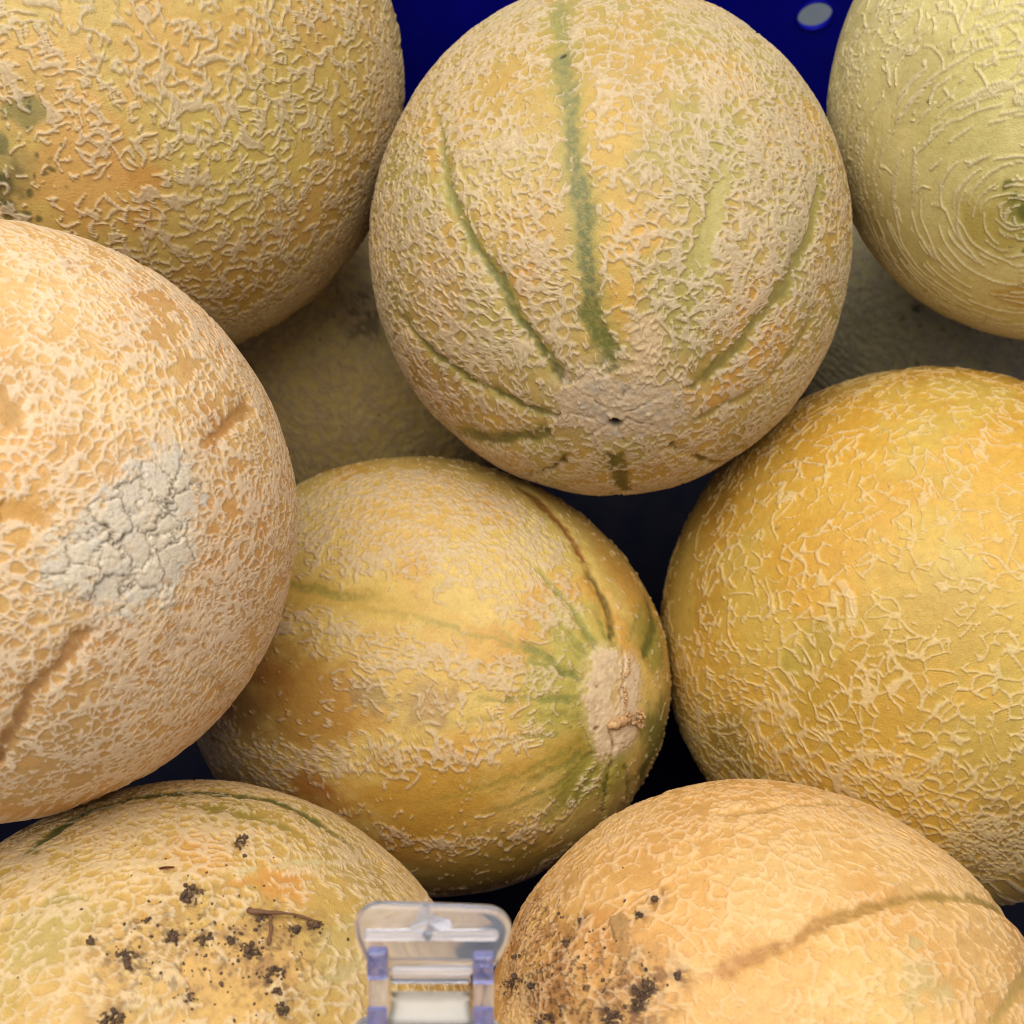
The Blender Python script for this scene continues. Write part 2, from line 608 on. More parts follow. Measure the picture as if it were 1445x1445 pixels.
        P = B * (1 + sh[..., None]) + self.s * (h / 1000.0)[..., None]
        self.P = P
        du = np.gradient(P, axis=0); dv = np.gradient(P, axis=1)
        nr = np.cross(du, dv)
        nr *= np.sign((nr * self.s).sum(-1, keepdims=True) + 1e-12)
        nr /= np.linalg.norm(nr, axis=-1, keepdims=True) + 1e-15
        bad = ~np.isfinite(nr).all(-1) | (np.abs(nr).sum(-1) < .1)
        nr[bad] = self.s[bad]
        self.nr = nr
        # does grid order face outwards?
        mid = N // 2
        flip = np.dot(np.cross(du[mid, mid], dv[mid, mid]), self.s[mid, mid]) < 0
        root = bpy.data.objects.new(name, None)
        root.empty_display_size = 0.02
        COL.objects.link(root)
        org = self.c + np.array([0, 0, P[..., 2].min()])
        root.location = org
        off = (self.c - org)
        verts = (P + off).reshape(-1, 3)
        idx = np.arange(N * N).reshape(N, N)
        q = np.stack([idx[:-1, :-1], idx[1:, :-1], idx[1:, 1:], idx[:-1, 1:]], -1)
        if flip: q = q[..., ::-1]
        cells = self.cells.copy()
        nm = (self.net_m[1:, 1:] + self.net_m[:-1, 1:] + self.net_m[1:, :-1] + self.net_m[:-1, :-1]) / 4
        if split: cells[(cells == 0) & (nm > 0.5)] = 1
        data = dict(rind=np.concatenate([self.col, np.ones((N, N, 1), np.float32)], -1).reshape(-1, 4),
                    net=self.net_m.ravel(), crest=self.crest.ravel(), cork=self.cork.ravel(),
                    dirt=self.dirt.ravel(), wet=self.wet.ravel())
        nrf = nr.reshape(-1, 3)
        scar_o = None
        labels = labels or {}
        for cid in np.unique(cells):
            pn = {0: 'rind', 1: 'netting', 2: scar_name, 3: 'dried_sap'}.get(int(cid), 'cork_plate')
            o = self.part(pn, verts, q[cells == cid], data, nrf, mat)
            if cid >= 10:
                if scar_o is None:
                    scar_o = bpy.data.objects.new(scar_name, None)
                    COL.objects.link(scar_o); scar_o.parent = root
                    scar_o.empty_display_size = 0.01
                    if scar_name in labels: scar_o["label"] = labels[scar_name]
                o.parent = scar_o
            else:
                o.parent = root
                if cid == 1: o["kind"] = "stuff"
                if pn in labels: o["label"] = labels[pn]
                if cid == 2: scar_o = o
        tag(root, label, 'melon', 'melons heaped in the blue crate')
        self.root, self.scar_o, self.off = root, scar_o, off
        return root

    def part(self, name, verts, faces, data, nrf, mat):
        u, inv = np.unique(faces.ravel(), return_inverse=True)
        me = bpy.data.meshes.new(name)
        nf = len(faces)
        me.vertices.add(len(u)); me.loops.add(nf * 4); me.polygons.add(nf)
        me.vertices.foreach_set('co', verts[u].astype(np.float32).ravel())
        me.loops.foreach_set('vertex_index', inv.astype(np.int32).ravel())
        me.polygons.foreach_set('loop_start', np.arange(0, nf * 4, 4, dtype=np.int32))
        me.polygons.foreach_set('use_smooth', np.ones(nf, bool))
        me.update(calc_edges=True)
        for k, a in data.items():
            at = me.attributes.new(k, 'FLOAT_COLOR' if k == 'rind' else 'FLOAT', 'POINT')
            at.data.foreach_set('color' if k == 'rind' else 'value', a[u].astype(np.float32).ravel())
        me.normals_split_custom_set_from_vertices(nrf[u].astype(np.float32).tolist())
        me.materials.append(mat)
        o = bpy.data.objects.new(name, me)
        COL.objects.link(o)
        return o

    def surf(self, x, y):
        """world point and normal of the finished surface at picture point x, y"""
        d = self.at(x, y)[None]
        i, j = self.ij(d)
        i, j = int(round(i[0])), int(round(j[0]))
        return self.P[i, j] + self.c, self.nr[i, j]


# ------------------------------------------------------------------ the crate
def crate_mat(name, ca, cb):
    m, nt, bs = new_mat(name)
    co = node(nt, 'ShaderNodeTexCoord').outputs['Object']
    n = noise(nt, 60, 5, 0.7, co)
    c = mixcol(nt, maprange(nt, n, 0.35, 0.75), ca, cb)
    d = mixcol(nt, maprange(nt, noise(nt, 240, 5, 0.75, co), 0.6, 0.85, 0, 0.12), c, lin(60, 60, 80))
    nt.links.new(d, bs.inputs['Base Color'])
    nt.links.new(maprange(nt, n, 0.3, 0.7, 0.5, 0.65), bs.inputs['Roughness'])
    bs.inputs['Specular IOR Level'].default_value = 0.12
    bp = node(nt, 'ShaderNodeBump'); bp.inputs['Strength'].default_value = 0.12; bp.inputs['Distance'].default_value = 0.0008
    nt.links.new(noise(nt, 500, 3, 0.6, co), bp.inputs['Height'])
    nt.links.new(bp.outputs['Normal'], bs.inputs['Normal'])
    return m


def mesh_obj(name, bm, mat, parent=None, smooth=False):
    me = bpy.data.meshes.new(name)
    bmesh.ops.recalc_face_normals(bm, faces=bm.faces)
    bm.to_mesh(me); bm.free()
    if smooth:
        me.polygons.foreach_set('use_smooth', np.ones(len(me.polygons), bool))
    me.materials.append(mat)
    o = bpy.data.objects.new(name, me)
    COL.objects.link(o)
    if parent: o.parent = parent
    return o


def box_bm(lo, hi, bev=0.0, seg=2):
    bm = bmesh.new()
    bmesh.ops.create_cube(bm, size=1)
    lo, hi = Vector(lo), Vector(hi)
    for v in bm.verts:
        v.co = Vector([(lo[k] + hi[k]) / 2 + v.co[k] * (hi[k] - lo[k]) for k in range(3)])
    if bev: bmesh.ops.bevel(bm, geom=bm.edges[:], offset=bev, segments=seg, affect='EDGES', profile=0.5)
    return bm


CRATE = crate_mat("blue_crate_plastic", lin(3, 6, 150), lin(5, 10, 172))
CRATE_FLOOR = crate_mat("shade_darkened_crate_floor", lin(4, 5, 24), lin(6, 7, 40))  # near-black blue: shade of the gaps put into the floor colour
crate = bpy.data.objects.new("plastic_crate", None)
COL.objects.link(crate)
crate.location = (0.02, 0.14, FLOOR - 0.004)
tag(crate, "deep blue plastic crate holding the melons, round hole in its back wall", "crate")
X0, X1, Y0, Y1, WT, WH = -0.218, 0.256, -0.090, 0.372, 0.0018, 0.215
cl = np.array(crate.location)


def cbox(name, lo, hi, bev=0.001, mat=None):
    return mesh_obj(name, box_bm(np.array(lo) - cl, np.array(hi) - cl, bev), mat or CRATE, crate)


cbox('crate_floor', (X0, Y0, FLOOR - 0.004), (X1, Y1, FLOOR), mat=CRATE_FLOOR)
cbox('side_wall', (X0 - WT, Y0 - WT, FLOOR - 0.004), (X0 - 0.0002, Y1 + WT, FLOOR + WH))
cbox('side_wall', (X1 + 0.0002, Y0 - WT, FLOOR - 0.004), (X1 + WT, Y1 + WT, FLOOR + WH))
cbox('front_wall', (X0, Y0 - WT, FLOOR - 0.004), (X1, Y0 - 0.0002, FLOOR + WH))
# back wall with round holes (a real opening with thickness)
hr = ray(1150, 22); hp = hr * (Y1 / hr[1])
bm = bmesh.new()
NS = 40
hole_r = 0.0066
zt, zb = FLOOR + WH, FLOOR - 0.004
ring = [(hp[0] + hole_r * math.cos(2 * math.pi * k / NS + math.pi / 4), hp[2] + hole_r * math.sin(2 * math.pi * k / NS + math.pi / 4)) for k in range(NS)]


def rect_pt(k):
    a = 2 * math.pi * k / NS + math.pi / 4
    s = max(abs(math.cos(a)), abs(math.sin(a)))
    u, v = math.cos(a) / s, math.sin(a) / s
    x = hp[0] + (u * (X1 - hp[0]) if u > 0 else u * (hp[0] - X0))
    z = hp[2] + (v * (zt - hp[2]) if v > 0 else v * (hp[2] - zb))
    return x, z


layers = []
for yy in (Y1, Y1 + WT):
    layers.append(([bm.verts.new(Vector((x, yy, z)) - Vector(cl)) for x, z in ring],
                   [bm.verts.new(Vector((*rect_pt(k)[:1], yy, rect_pt(k)[1])) - Vector(cl)) for k in range(NS)]))
for k in range(NS):
    n = (k + 1) % NS
    for r_, o_ in layers:
        bm.faces.new((r_[k], r_[n], o_[n], o_[k]))
    bm.faces.new((layers[0][0][k], layers[0][0][n], layers[1][0][n], layers[1][0][k]))
    bm.faces.new((layers[0][1][k], layers[0][1][n], layers[1][1][n], layers[1][1][k]))
mesh_obj('back_wall', bm, CRATE, crate)
# raised rim round the hole
bm = bmesh.new()
R1, R2 = hole_r * 0.98, hole_r * 1.10
rows = []
for k in range(NS):
    a = 2 * math.pi * k / NS
    rows.append([bm.verts.new(Vector((hp[0] + r * math.cos(a), y, hp[2] + r * math.sin(a))) - Vector(cl))
                 for r, y in ((R1, Y1 + 0.0012), (R1, Y1 - 0.0005), (R2, Y1 - 0.0005), (R2, Y1 + 0.0006))])
for k in range(NS):
    a, b = rows[k], rows[(k + 1) % NS]
    for q_ in range(3):
        bm.faces.new((a[q_], b[q_], b[q_ + 1], a[q_ + 1]))
mesh_obj('hole_rim', bm, CRATE, crate, True)
# rolled top rims
for lo, hi in (((X0 - 0.012, Y1 + WT, zt - 0.02), (X1 + 0.012, Y1 + 0.014, zt)), ((X0 - 0.012, Y0 - 0.014, zt - 0.02), (X1 + 0.012, Y0 - WT, zt))):
    cbox('rim', lo, hi, 0.002)

# a pale grey stall shelf behind and below the crate, seen through the hole
m, nt, bs = new_mat("grey_stall_shelf")
co = node(nt, 'ShaderNodeTexCoord').outputs['Object']
nt.links.new(mixcol(nt, noise(nt, 30, 5, 0.7, co), lin(74, 80, 88), lin(92, 98, 106)), bs.inputs['Base Color'])
bs.inputs['Roughness'].default_value = 0.7
SHELF = m
sh = mesh_obj('stall_shelf', box_bm((-0.45, -0.35, FLOOR - 0.03), (0.5, 1.1, FLOOR - 0.0045), 0.002), SHELF)
sh["kind"] = "structure"

# ------------------------------------------------------------------ the melons
SN = 1.0   # grid scale


def G(n): return int(n * SN)


MEL = {}

# ---- top centre: ribbed, dense pale net, grey stem scar below
M = Melon((0.0280, 0.0787, -0.3645), 0.0692, 1.089, (-0.005, -0.805, 0.593), G(550), (862, 345), 82, 2)
M.ground([(200, 166, 92), (208, 164, 78), (188, 166, 90)], 2.6)
for x, y, r, c, k in ((880, 330, 11, (226, 168, 62), .9), (870, 420, 10, (222, 160, 58), .9), (860, 180, 12, (214, 172, 78), .6),
                      (1065, 470, 17, (222, 160, 60), .9), (1010, 540, 10, (214, 150, 56), .7), (770, 300, 12, (214, 166, 84), .5),
                      (690, 240, 18, (212, 182, 108), .7), (620, 420, 14, (206, 160, 92), .6), (740, 400, 7, (212, 152, 62), .7),
                      (800, 60, 16, (196, 160, 70), .8), (1040, 620, 12, (176, 140, 62), .7), (620, 560, 20, (190, 140, 74), .6)):
    M.blotch(x, y, r, c, k)
M.furrow([(845, 90), (850, 200), (862, 320), (862, 430), (872, 500)], 7, .1, (216, 172, 76), .8, .18, (.15, .1))
M.furrow([(770, 80), (778, 180), (790, 280), (800, 400)], 4, .1, (208, 170, 84), .5, .2, (.15, .3))
M.furrow([(1090, 430), (1040, 500), (980, 555)], 6, .1, (216, 160, 66), .6, .1, (.2, .1))
for hp_, hw in (([(630, 120), (632, 260), (655, 315), (695, 385), (738, 455), (806, 545)], 2.6), ([(530, 380), (600, 490), (650, 528), (720, 565), (790, 592)], 2.4),
               ([(1165, 200), (1140, 340), (1100, 420), (1040, 490), (975, 550)], 3.6), ([(1030, 120), (1018, 270), (995, 340), (950, 480)], 3.4),
               ([(785, 0), (796, 60), (806, 170), (822, 310), (842, 450), (866, 535)], 4.4), ([(620, 600), (690, 620), (780, 612)], 3.6)):
    M.furrow(hp_, hw * 1.15, .25, (176, 160, 78), .7, .15, (.1, .05))
M.furrow([(782, -10), (790, 30), (796, 60)], 2.2, .3, (150, 146, 84), .7, .5, (.3, 0), sp=.4)
M.furrow([(796, 60), (800, 110), (806, 170), (812, 230), (822, 310), (830, 390), (842, 450), (856, 500), (866, 535)], 2.5, 0.6, (146, 142, 86), 1, .72, (.06, .04), (84, 88, 34), sp=.45)
M.furrow([(822, 420), (840, 470), (862, 520)], 3.4, 0.3, (112, 112, 42), .9, .8, (.3, 0), sp=.6)
M.furrow([(612, 120), (618, 190), (632, 260), (655, 315), (695, 385), (738, 455), (770, 505), (806, 545)], 1.35, 1.0, (176, 166, 96), .95, 1, (.25, 0), (70, 78, 30))
M.furrow([(545, 430), (600, 490), (650, 528), (720, 565), (790, 592)], 1.2, 0.9, (150, 140, 78), .9, .95, (.2, 0), (84, 84, 34))
M.furrow([(630, 610), (690, 620), (740, 618), (780, 612)], 2.2, 0.9, (104, 96, 44), .9, .85, (.3, 0))
M.furrow([(1160, 260), (1140, 340), (1100, 420), (1040, 490), (975, 550)], 1.9, 0.7, (176, 158, 84), .85, .95, (.1, 0), (128, 112, 46))
M.furrow([(1030, 200), (1018, 270), (995, 340), (965, 420)], 2.3, 0.3, (204, 184, 112), .85, .9, (.3, .35))
M.furrow([(1160, 420), (1110, 510), (1050, 560), (980, 590)], 1.1, 0.6, (150, 132, 66), .7, .7, (.2, 0))
M.furrow([(940, 628), (975, 642), (1010, 652), (1060, 640)], 1.3, 0.8, (84, 78, 30), .85, .8, (0, .4))
M.furrow([(868, 640), (874, 668), (884, 700)], 2.6, 0.8, (88, 86, 34), .85, .7, (.1, 0))
M.furrow([(805, 640), (780, 662), (740, 672)], .8, 1.4, (74, 56, 30), .9, .8, (.3, .1))
bandA = sstep(0.9, 0.2, M.dist([(1060, 180), (1100, 300), (1060, 400)])[0] / 26)
M.scar([(840, 572), (870, 582), (912, 582)], 9.6, (196, 172, 138), 0.1, 0, .66, .36, rgb2=(176, 160, 138), wipe=.6)
M.scar([(905, 515), (910, 470)], 3.6, (202, 174, 132), 0.1, 0, 1.0, .25, wipe=.3)
for a_ in (.3, 1.2, 2.2, 3.0, 3.9, 4.8, 5.6):
    M.furrow([(870 + 12 * math.cos(a_), 590 + 9 * math.sin(a_)), (870 + 40 * math.cos(a_ + .15), 590 + 28 * math.sin(a_ + .15)), (870 + 72 * math.cos(a_ + .1), 586 + 48 * math.sin(a_ + .1))], .3, .5, (130, 110, 86), .7, 0, (.1, .3))
M.pit(870, 598, 2.1, 1.6, (36, 25, 20))
M.pit(797, 74, 1.0, .3, (60, 62, 40))
M.dens = 0.92 + 0.3 * bandA - 0.16 * sstep(.50, .62, fbm(M.s, 6, 4, 2))
M.web(3.3, .36, 1.25, (.24, .40))
M.web(4.4, .40, 1.3, (.42, .54), seed=2)
M.net(620, 4.5, .42, 1.5, .7, .3, from_net=.5)
M.net(750, 2.4, .36, 1.5, 3, .35, from_net=.8)
M.net(330, 3, .40, 1.5, .7, .3, dens=M.dens * bandA)
M.dots(500, .38, np.ones_like(M.dens))
mat2 = melon_material("netted_rind_ribbed", lin(210, 186, 146), lin(184, 154, 112))
M.finish("netted_melon", "ribbed netted melon with green grooves and grey stem scar, top centre of the heap", mat2, .44, lump=.011,
         labels={'stem_scar': 'grey corky stem scar with a dark centre pit', 'netting': 'dense pale raised corky netting'})
MEL['M2'] = M

# ---- centre front: yellow stripes, beige scar with a stub on the right
PK[0] = .95
M = Melon((-0.0280, -0.0493, -0.3877), 0.0664, 1.182, (0.867, -0.106, 0.486), G(455), (630, 950), 80, 5)
M.ground([(226, 182, 92), (222, 166, 72), (230, 194, 106)], 2.8)
for x, y, r, c, k in ((790, 760, 20, (228, 196, 104), .9), (560, 720, 22, (232, 186, 104), .8), (820, 900, 16, (206, 186, 90), .9),
                      (800, 980, 18, (190, 172, 78), .9), (840, 1080, 20, (170, 156, 60), .9), (920, 900, 14, (164, 150, 62), .9), (925, 1040, 16, (120, 116, 48), .9),
                      (600, 1130, 22, (202, 150, 48), .9), (430, 990, 20, (196, 142, 56), .9), (380, 950, 10, (186, 122, 50), .7),
                      (440, 1110, 10, (180, 112, 40), .8), (700, 1230, 24, (176, 142, 50), .8), (540, 850, 10, (232, 192, 92), .8), (340, 1000, 12, (176, 128, 50), .8)):
    M.blotch(x, y, r, c, k, .35)
M.furrow([(395, 830), (450, 838), (520, 850), (600, 865), (690, 890)], 4.2, .5, (222, 178, 78), .9, 1, (0, .4))
M.furrow([(400, 822), (470, 835), (560, 848)], 1.6, .4, (150, 142, 62), .6, .6, (.1, .5))
M.furrow([(690, 885), (740, 908), (790, 938), (825, 965)], 1.3, .5, (150, 150, 78), .8, .9, (.5, 0), (104, 112, 56))
M.furrow([(730, 685), (770, 712), (806, 752), (832, 800)], 1.5, 1.0, (186, 122, 52), .95, 1, (.1, .1), (150, 84, 34))
M.furrow([(826, 790), (850, 840), (864, 885), (870, 912)], 1.4, 1.1, (132, 108, 50), .9, 1, (.2, 0), (84, 78, 32))
M.furrow([(720, 760), (770, 815), (815, 870), (845, 915)], 1.2, .5, (180, 172, 92), .8, .6, (.5, 0), (132, 132, 66))
M.furrow([(910, 830), (920, 880), (908, 925)], 2.4, .8, (104, 104, 46), .8, .9, (.3, 0))
M.furrow([(862, 1075), (856, 1110), (846, 1165)], .7, .6, (84, 92, 40), .9, .8, (0, .2))
M.furrow([(910, 1070), (905, 1110), (900, 1140)], 3, .5, (96, 100, 38), .7, .8, (.2, .1))
M.furrow([(830, 1040), (770, 1075), (700, 1105), (620, 1130)], 5, .4, (196, 152, 54), .5, .9, (0, .3))
M.furrow([(836, 1060), (800, 1120), (760, 1170)], 2.2, .5, (146, 136, 52), .6, .6, (.1, .3))
for k in range(9):      # faint green streaks round the scar
    a = 2.0 + k * .42
    x0, y0, x1, y1 = 868 + 60 * math.cos(a), 1000 + 95 * math.sin(a), 868 + 190 * math.cos(a), 1000 + 170 * math.sin(a)
    if x1 < 930: M.furrow([(x0, y0), ((x0 + x1) / 2, (y0 + y1) / 2 + 4), (x1, y1)], 1.1, .15, (122, 124, 56), .55, .3, (0, .6))
for pts, c, k in (([(825, 985), (740, 985), (650, 985), (560, 965)], (132, 132, 58), .6), ([(825, 1010), (740, 1012), (650, 1020), (560, 1020)], (140, 130, 54), .5),
                  ([(832, 1040), (760, 1085), (680, 1115), (600, 1135), (480, 1130)], (150, 134, 48), .6), ([(838, 1060), (780, 1110), (700, 1145), (600, 1160)], (128, 122, 46), .6),
                  ([(845, 1080), (800, 1150), (740, 1205), (660, 1240)], (136, 124, 44), .6), ([(822, 950), (740, 915), (640, 885), (540, 860), (430, 842)], (158, 146, 62), .6),
                  ([(826, 930), (760, 880), (700, 845)], (156, 150, 74), .5), ([(835, 910), (790, 840), (750, 790)], (150, 148, 76), .5), ([(880, 1075), (885, 1110), (880, 1150)], (92, 98, 40), .7),
                  ([(905, 930), (925, 880), (915, 830)], (110, 112, 50), .6), ([(820, 970), (720, 945), (600, 920)], (176, 160, 76), .4)):
    M.furrow(pts, 1.0, .12, c, k, .25, (0, .6))
    M.furrow([(x_ + 4, y_ + 9) for x_, y_ in pts], .6, .05, c, k * .8, .1, (0, .7))
up, _ = M.dist([(430, 720), (520, 690), (600, 690), (700, 720), (760, 790)])
b1, _ = M.dist([(380, 870), (450, 890), (540, 920), (640, 935), (720, 955), (780, 950)])
b2, _ = M.dist([(290, 1060), (380, 1070), (480, 1075), (580, 1065), (660, 1060), (760, 1040)])
b3, _ = M.dist([(560, 1185), (640, 1195), (720, 1180), (790, 1140), (835, 1100)])
b4, _ = M.dist([(480, 1230), (600, 1260), (700, 1260), (800, 1200)])
b5, _ = M.dist([(430, 760), (560, 770), (680, 800), (780, 850)])
b6, _ = M.dist([(310, 1030), (340, 1080), (380, 1110)])
bd = np.maximum.reduce([sstep(1.2, .4, up / 15), sstep(1.2, .2, b1 / 7.5), sstep(1.2, .2, b2 / 7.5), sstep(1.2, .2, b3 / 6) * .9, sstep(1.2, .3, b4 / 6), sstep(1.2, .4, b5 / 13), sstep(1.2, .3, b6 / 8)])
M.scar([(855, 935), (850, 975), (852, 1015), (862, 1050)], 4.9, (216, 190, 150), .25, 0, .45, .22, rgb2=(200, 172, 134), wipe=.9)
M.scar([(888, 945), (890, 985), (885, 1030)], 4.6, (212, 184, 146), .25, 0, .45, .22, wipe=.9)
M.furrow([(878, 915), (879, 950), (880, 990)], .35, .9, (150, 108, 66), .9, .5)
M.furrow([(862, 1030), (864, 1055), (862, 1085)], .35, .8, (120, 92, 56), .8, .5)
M.pit(838, 1000, .9, .5, (176, 130, 88)); M.pit(842, 1028, 1.0, .5, (168, 120, 78)); M.pit(846, 972, .5, .5, (110, 86, 66), .8); M.pit(898, 962, .6, .5, (120, 80, 56), .8)
M.blotch(520, 980, 7, (172, 140, 88), .7, 1.1)
M.blotch(610, 998, 8, (190, 152, 100), .7, 1.1)
bd2 = np.maximum(bd, .12)
M.dens = bd
PB = bd * 1.0
M.web(2.9, .27, 1.0, (.26, .42), dens=np.maximum(PB * .95, .25))
M.web(3.9, .30, 1.0, (.42, .56), dens=PB, seed=2)
M.net(380, 4.0, .35, 1.57, .8, .35, flow=.4, dens=.06 + bd)
M.net(520, 2.4, .33, 1.5, 3, .4, from_net=.5, dens=.05 + bd)
M.net(300, 1.8, .33, 1.5, 3, .4, dens=.3 + .2 * bd)
M.dots(520, .34, .35 + .65 * bd)
M.dots(260, .30, np.ones_like(bd))
g1, _ = M.dist([(500, 975), (560, 985), (640, 1000)])
M.net(50, 2.6, .36, 1.5, 3, .4, dens=sstep(1, .3, g1 / 7) * .6)
mat5 = melon_material("netted_rind_striped", lin(212, 184, 138), lin(188, 154, 106), .38)
M.finish("netted_melon", "yellow striped melon with a beige stem scar and broken stub, centre of the heap", mat5, .42, lump=.010,
         labels={'stem_scar': 'ragged beige stem scar', 'netting': 'patchy corky netting in bands between bare stripes'})
MEL['M5'] = M

# ---- left: big peach melon with the cracked grey scar
PK[0] = .86
M = Melon((-0.1192, -0.0019, -0.2866), 0.0679, 1.024, (0.672, -0.056, 0.738), G(490), (190, 730), 62, 8)
M.ground([(228, 170, 88), (224, 158, 74), (232, 178, 98)], 2.6)
for x, y, r, c, k in ((80, 400, 22, (240, 190, 116), .9), (200, 560, 14, (240, 186, 96), .8), (20, 640, 11, (236, 170, 76), .8), (30, 740, 9, (226, 164, 62), .9),
                      (300, 600, 8, (214, 142, 58), .7), (350, 690, 10, (226, 160, 78), .7), (40, 830, 10, (220, 162, 74), .7), (150, 900, 9, (206, 140, 62), .7),
                      (330, 840, 14, (216, 158, 92), .7), (100, 1080, 20, (206, 158, 88), .8), (20, 540, 7, (206, 150, 66), .6), (60, 960, 12, (212, 150, 66), .7)):
    M.blotch(x, y, r, c, k)
M.blotch(95, 372, 3, (214, 158, 104), .8, 1.2)
M.furrow([(352, 565), (325, 600), (290, 640)], 1.6, .9, (190, 132, 54), .9, .9, (.1, .3), (214, 142, 60))
M.furrow([(0, 722), (40, 722), (85, 732)], 2.0, .6, (216, 152, 46), .85, .9, (0, .3))
M.furrow([(130, 880), (95, 925), (55, 975), (20, 1030), (-5, 1080)], 1.5, 1.0, (196, 136, 60), .9, .8, (.1, 0), (150, 96, 44))
M.furrow([(0, 560), (18, 600)], 1.6, .6, (182, 134, 54), .6, .6)
M.furrow([(240, 880), (300, 960), (330, 990)], 1.8, .8, (200, 150, 84), .4, .2, (.2, .2))
M.scar([(112, 795), (150, 762), (195, 705), (240, 682), (238, 740), (222, 796), (180, 825), (150, 800)], 6.4, (212, 195, 168), .02, 24, .8, .06, .34, rgb2=(204, 190, 170), wipe=.8)
M.furrow([(145, 738), (154, 750), (160, 768), (172, 760), (176, 748)], .3, .7, (70, 58, 48), .9, 0)
M.pit(120, 738, .45, .2, (140, 60, 46)); M.pit(243, 694, .35, .2, (110, 50, 42)); M.pit(165, 497, .5, .3, (40, 34, 26)); M.pit(75, 455, .35, .2, (120, 84, 50)); M.pit(258, 530, .35, .2, (130, 90, 40))
near, _ = M.dist([(200, 800), (220, 900), (300, 850)])
M.dens = .95 + .3 * sstep(1, .3, near / 22) - .25 * sstep(.5, .62, fbm(M.s, 5, 9, 2))
M.web(2.6, .25, 1.1, (.22, .36))
M.web(3.6, .28, 1.1, (.42, .54), seed=2)
M.net(800, 3.6, .28, 1.3, .9, .4, flow=.5, cross=.4, from_net=.4)
M.net(900, 2.0, .25, 1.3, 3, .4, from_net=.8)
M.net(600, 2.2, .28, 1.3, 3, .4, dens=sstep(1, .2, near / 22), from_net=.5)
mat4 = melon_material("netted_rind_peach", lin(230, 204, 164), lin(208, 178, 138), .5, netk=.66)
M.finish("netted_melon", "large peach melon with a cracked whitish stem scar, at the left edge", mat4, .31, lump=.009,
         labels={'stem_scar': 'whitish stem scar split into corky plates', 'netting': 'fine dense peach-coloured netting'})
MEL['M4'] = M

# ---- top left: orange to yellow, coarse tan net
PK[0] = .95
M = Melon((-0.1169, 0.1295, -0.3751), 0.0835, 1.087, (-0.226, -0.465, 0.856), G(420), (290, 215), 54, 13)
M.ground([(218, 180, 100), (214, 168, 88), (208, 178, 96)], 2.2)
for x, y, r, c, k in ((120, 240, 22, (222, 170, 92), .8), (200, 260, 10, (214, 156, 74), .5), (60, 120, 20, (222, 174, 98), .8), (360, 220, 26, (216, 188, 96), .9),
                      (420, 130, 18, (206, 178, 92), .7), (340, 400, 18, (200, 156, 70), .8), (240, 60, 16, (218, 168, 84), .6), (190, 310, 6, (206, 154, 72), .6),
                      (350, 40, 10, (210, 156, 70), .5), (440, 40, 12, (214, 164, 84), .5), (480, 280, 14, (206, 166, 86), .6), (210, 250, 5, (204, 144, 60), .6)):
    M.blotch(x, y, r, c, k)
M.blotch(40, 130, 9, (196, 160, 84), .7)
M.blotch(5, 235, 11, (164, 148, 88), .6, .5); M.blotch(0, 205, 4, (108, 108, 66), .7, .9); M.blotch(28, 304, 3.4, (100, 96, 56), .7, 1.0); M.blotch(-8, 258, 7, (74, 72, 42), .85, .7); M.blotch(30, 165, 6, (130, 128, 74), .7, .9)
for k in range(36):
    x, y = M.rng.normal(50, 30), M.rng.normal(215, 80)
    M.blotch(x, y, M.rng.uniform(.5, 1.3), (92, 88, 50), .8, .6)
right, _ = M.dist([(560, 60), (560, 160), (520, 300), (420, 420), (330, 480)])
M.dens = .78 + .3 * sstep(1, .2, right / 26) - .3 * sstep(1, .4, M.dist([(40, 240)])[0] / 20)
M.web(4.6, .42, 1.0, (.30, .46), warp=1.3)
M.web(3.4, .38, 1.0, (.46, .58), warp=1.3, seed=2)
M.net(420, 7, .54, 1.4, .9, .34, flow=.6, cross=.3, from_net=.3)
M.net(700, 3.6, .48, 1.4, 3, .38, from_net=.6)
M.net(500, 2.6, .42, 1.0, 3, .3)
M.net(600, 3.2, .48, 1.0, 3, .3, dens=sstep(1, .2, right / 22))
mat1 = melon_material("netted_rind_coarse", lin(208, 184, 142), lin(182, 156, 112), .45)
M.finish("netted_melon", "orange-yellow melon with coarse tan netting and dark green spots, top left corner", mat1, .5, lump=.009,
         labels={'netting': 'coarse branching tan netting'})
MEL['M1'] = M

# ---- top right: pale green melon with ring-like net
PK[0] = .88
M = Melon((0.1684, 0.1237, -0.3663), 0.0728, 1.031, (-0.495, -0.630, 0.598), G(370), (1370, 240), 56, 21)
M.ground([(230, 210, 130), (224, 206, 120), (234, 214, 138)], 2.2)
for x, y, r, c, k in ((1440, 60, 20, (226, 206, 112), .8), (1340, 160, 18, (214, 196, 110), .6), (1400, 320, 14, (200, 176, 76), .9), (1440, 300, 7, (140, 134, 40), .9),
                      (1440, 420, 10, (206, 160, 52), .8), (1230, 330, 18, (206, 182, 112), .6), (1290, 100, 14, (206, 182, 110), .6)):
    M.blotch(x, y, r, c, k)
for k in range(10):
    M.blotch(1440 + M.rng.normal(0, 12), 310 + M.rng.normal(0, 30), M.rng.uniform(.8, 1.8), (112, 112, 30), .85, .6)
M.pit(1307, 141, .5, .2, (60, 50, 30)); M.pit(1277, 210, .4, .2, (80, 66, 40))
low, _ = M.dist([(1200, 100), (1195, 250), (1270, 400), (1400, 465)])
top, _ = M.dist([(1230, 20), (1330, 40), (1440, 60)])
M.dens = .25 + .5 * sstep(1, .2, low / 14) + .25 * sstep(1, .2, top / 18)
M.web(5.4, .28, 1.5, (.34, .5), dens=.3 + .6 * sstep(1, .2, top / 22) + .5 * sstep(1, .2, low / 12))
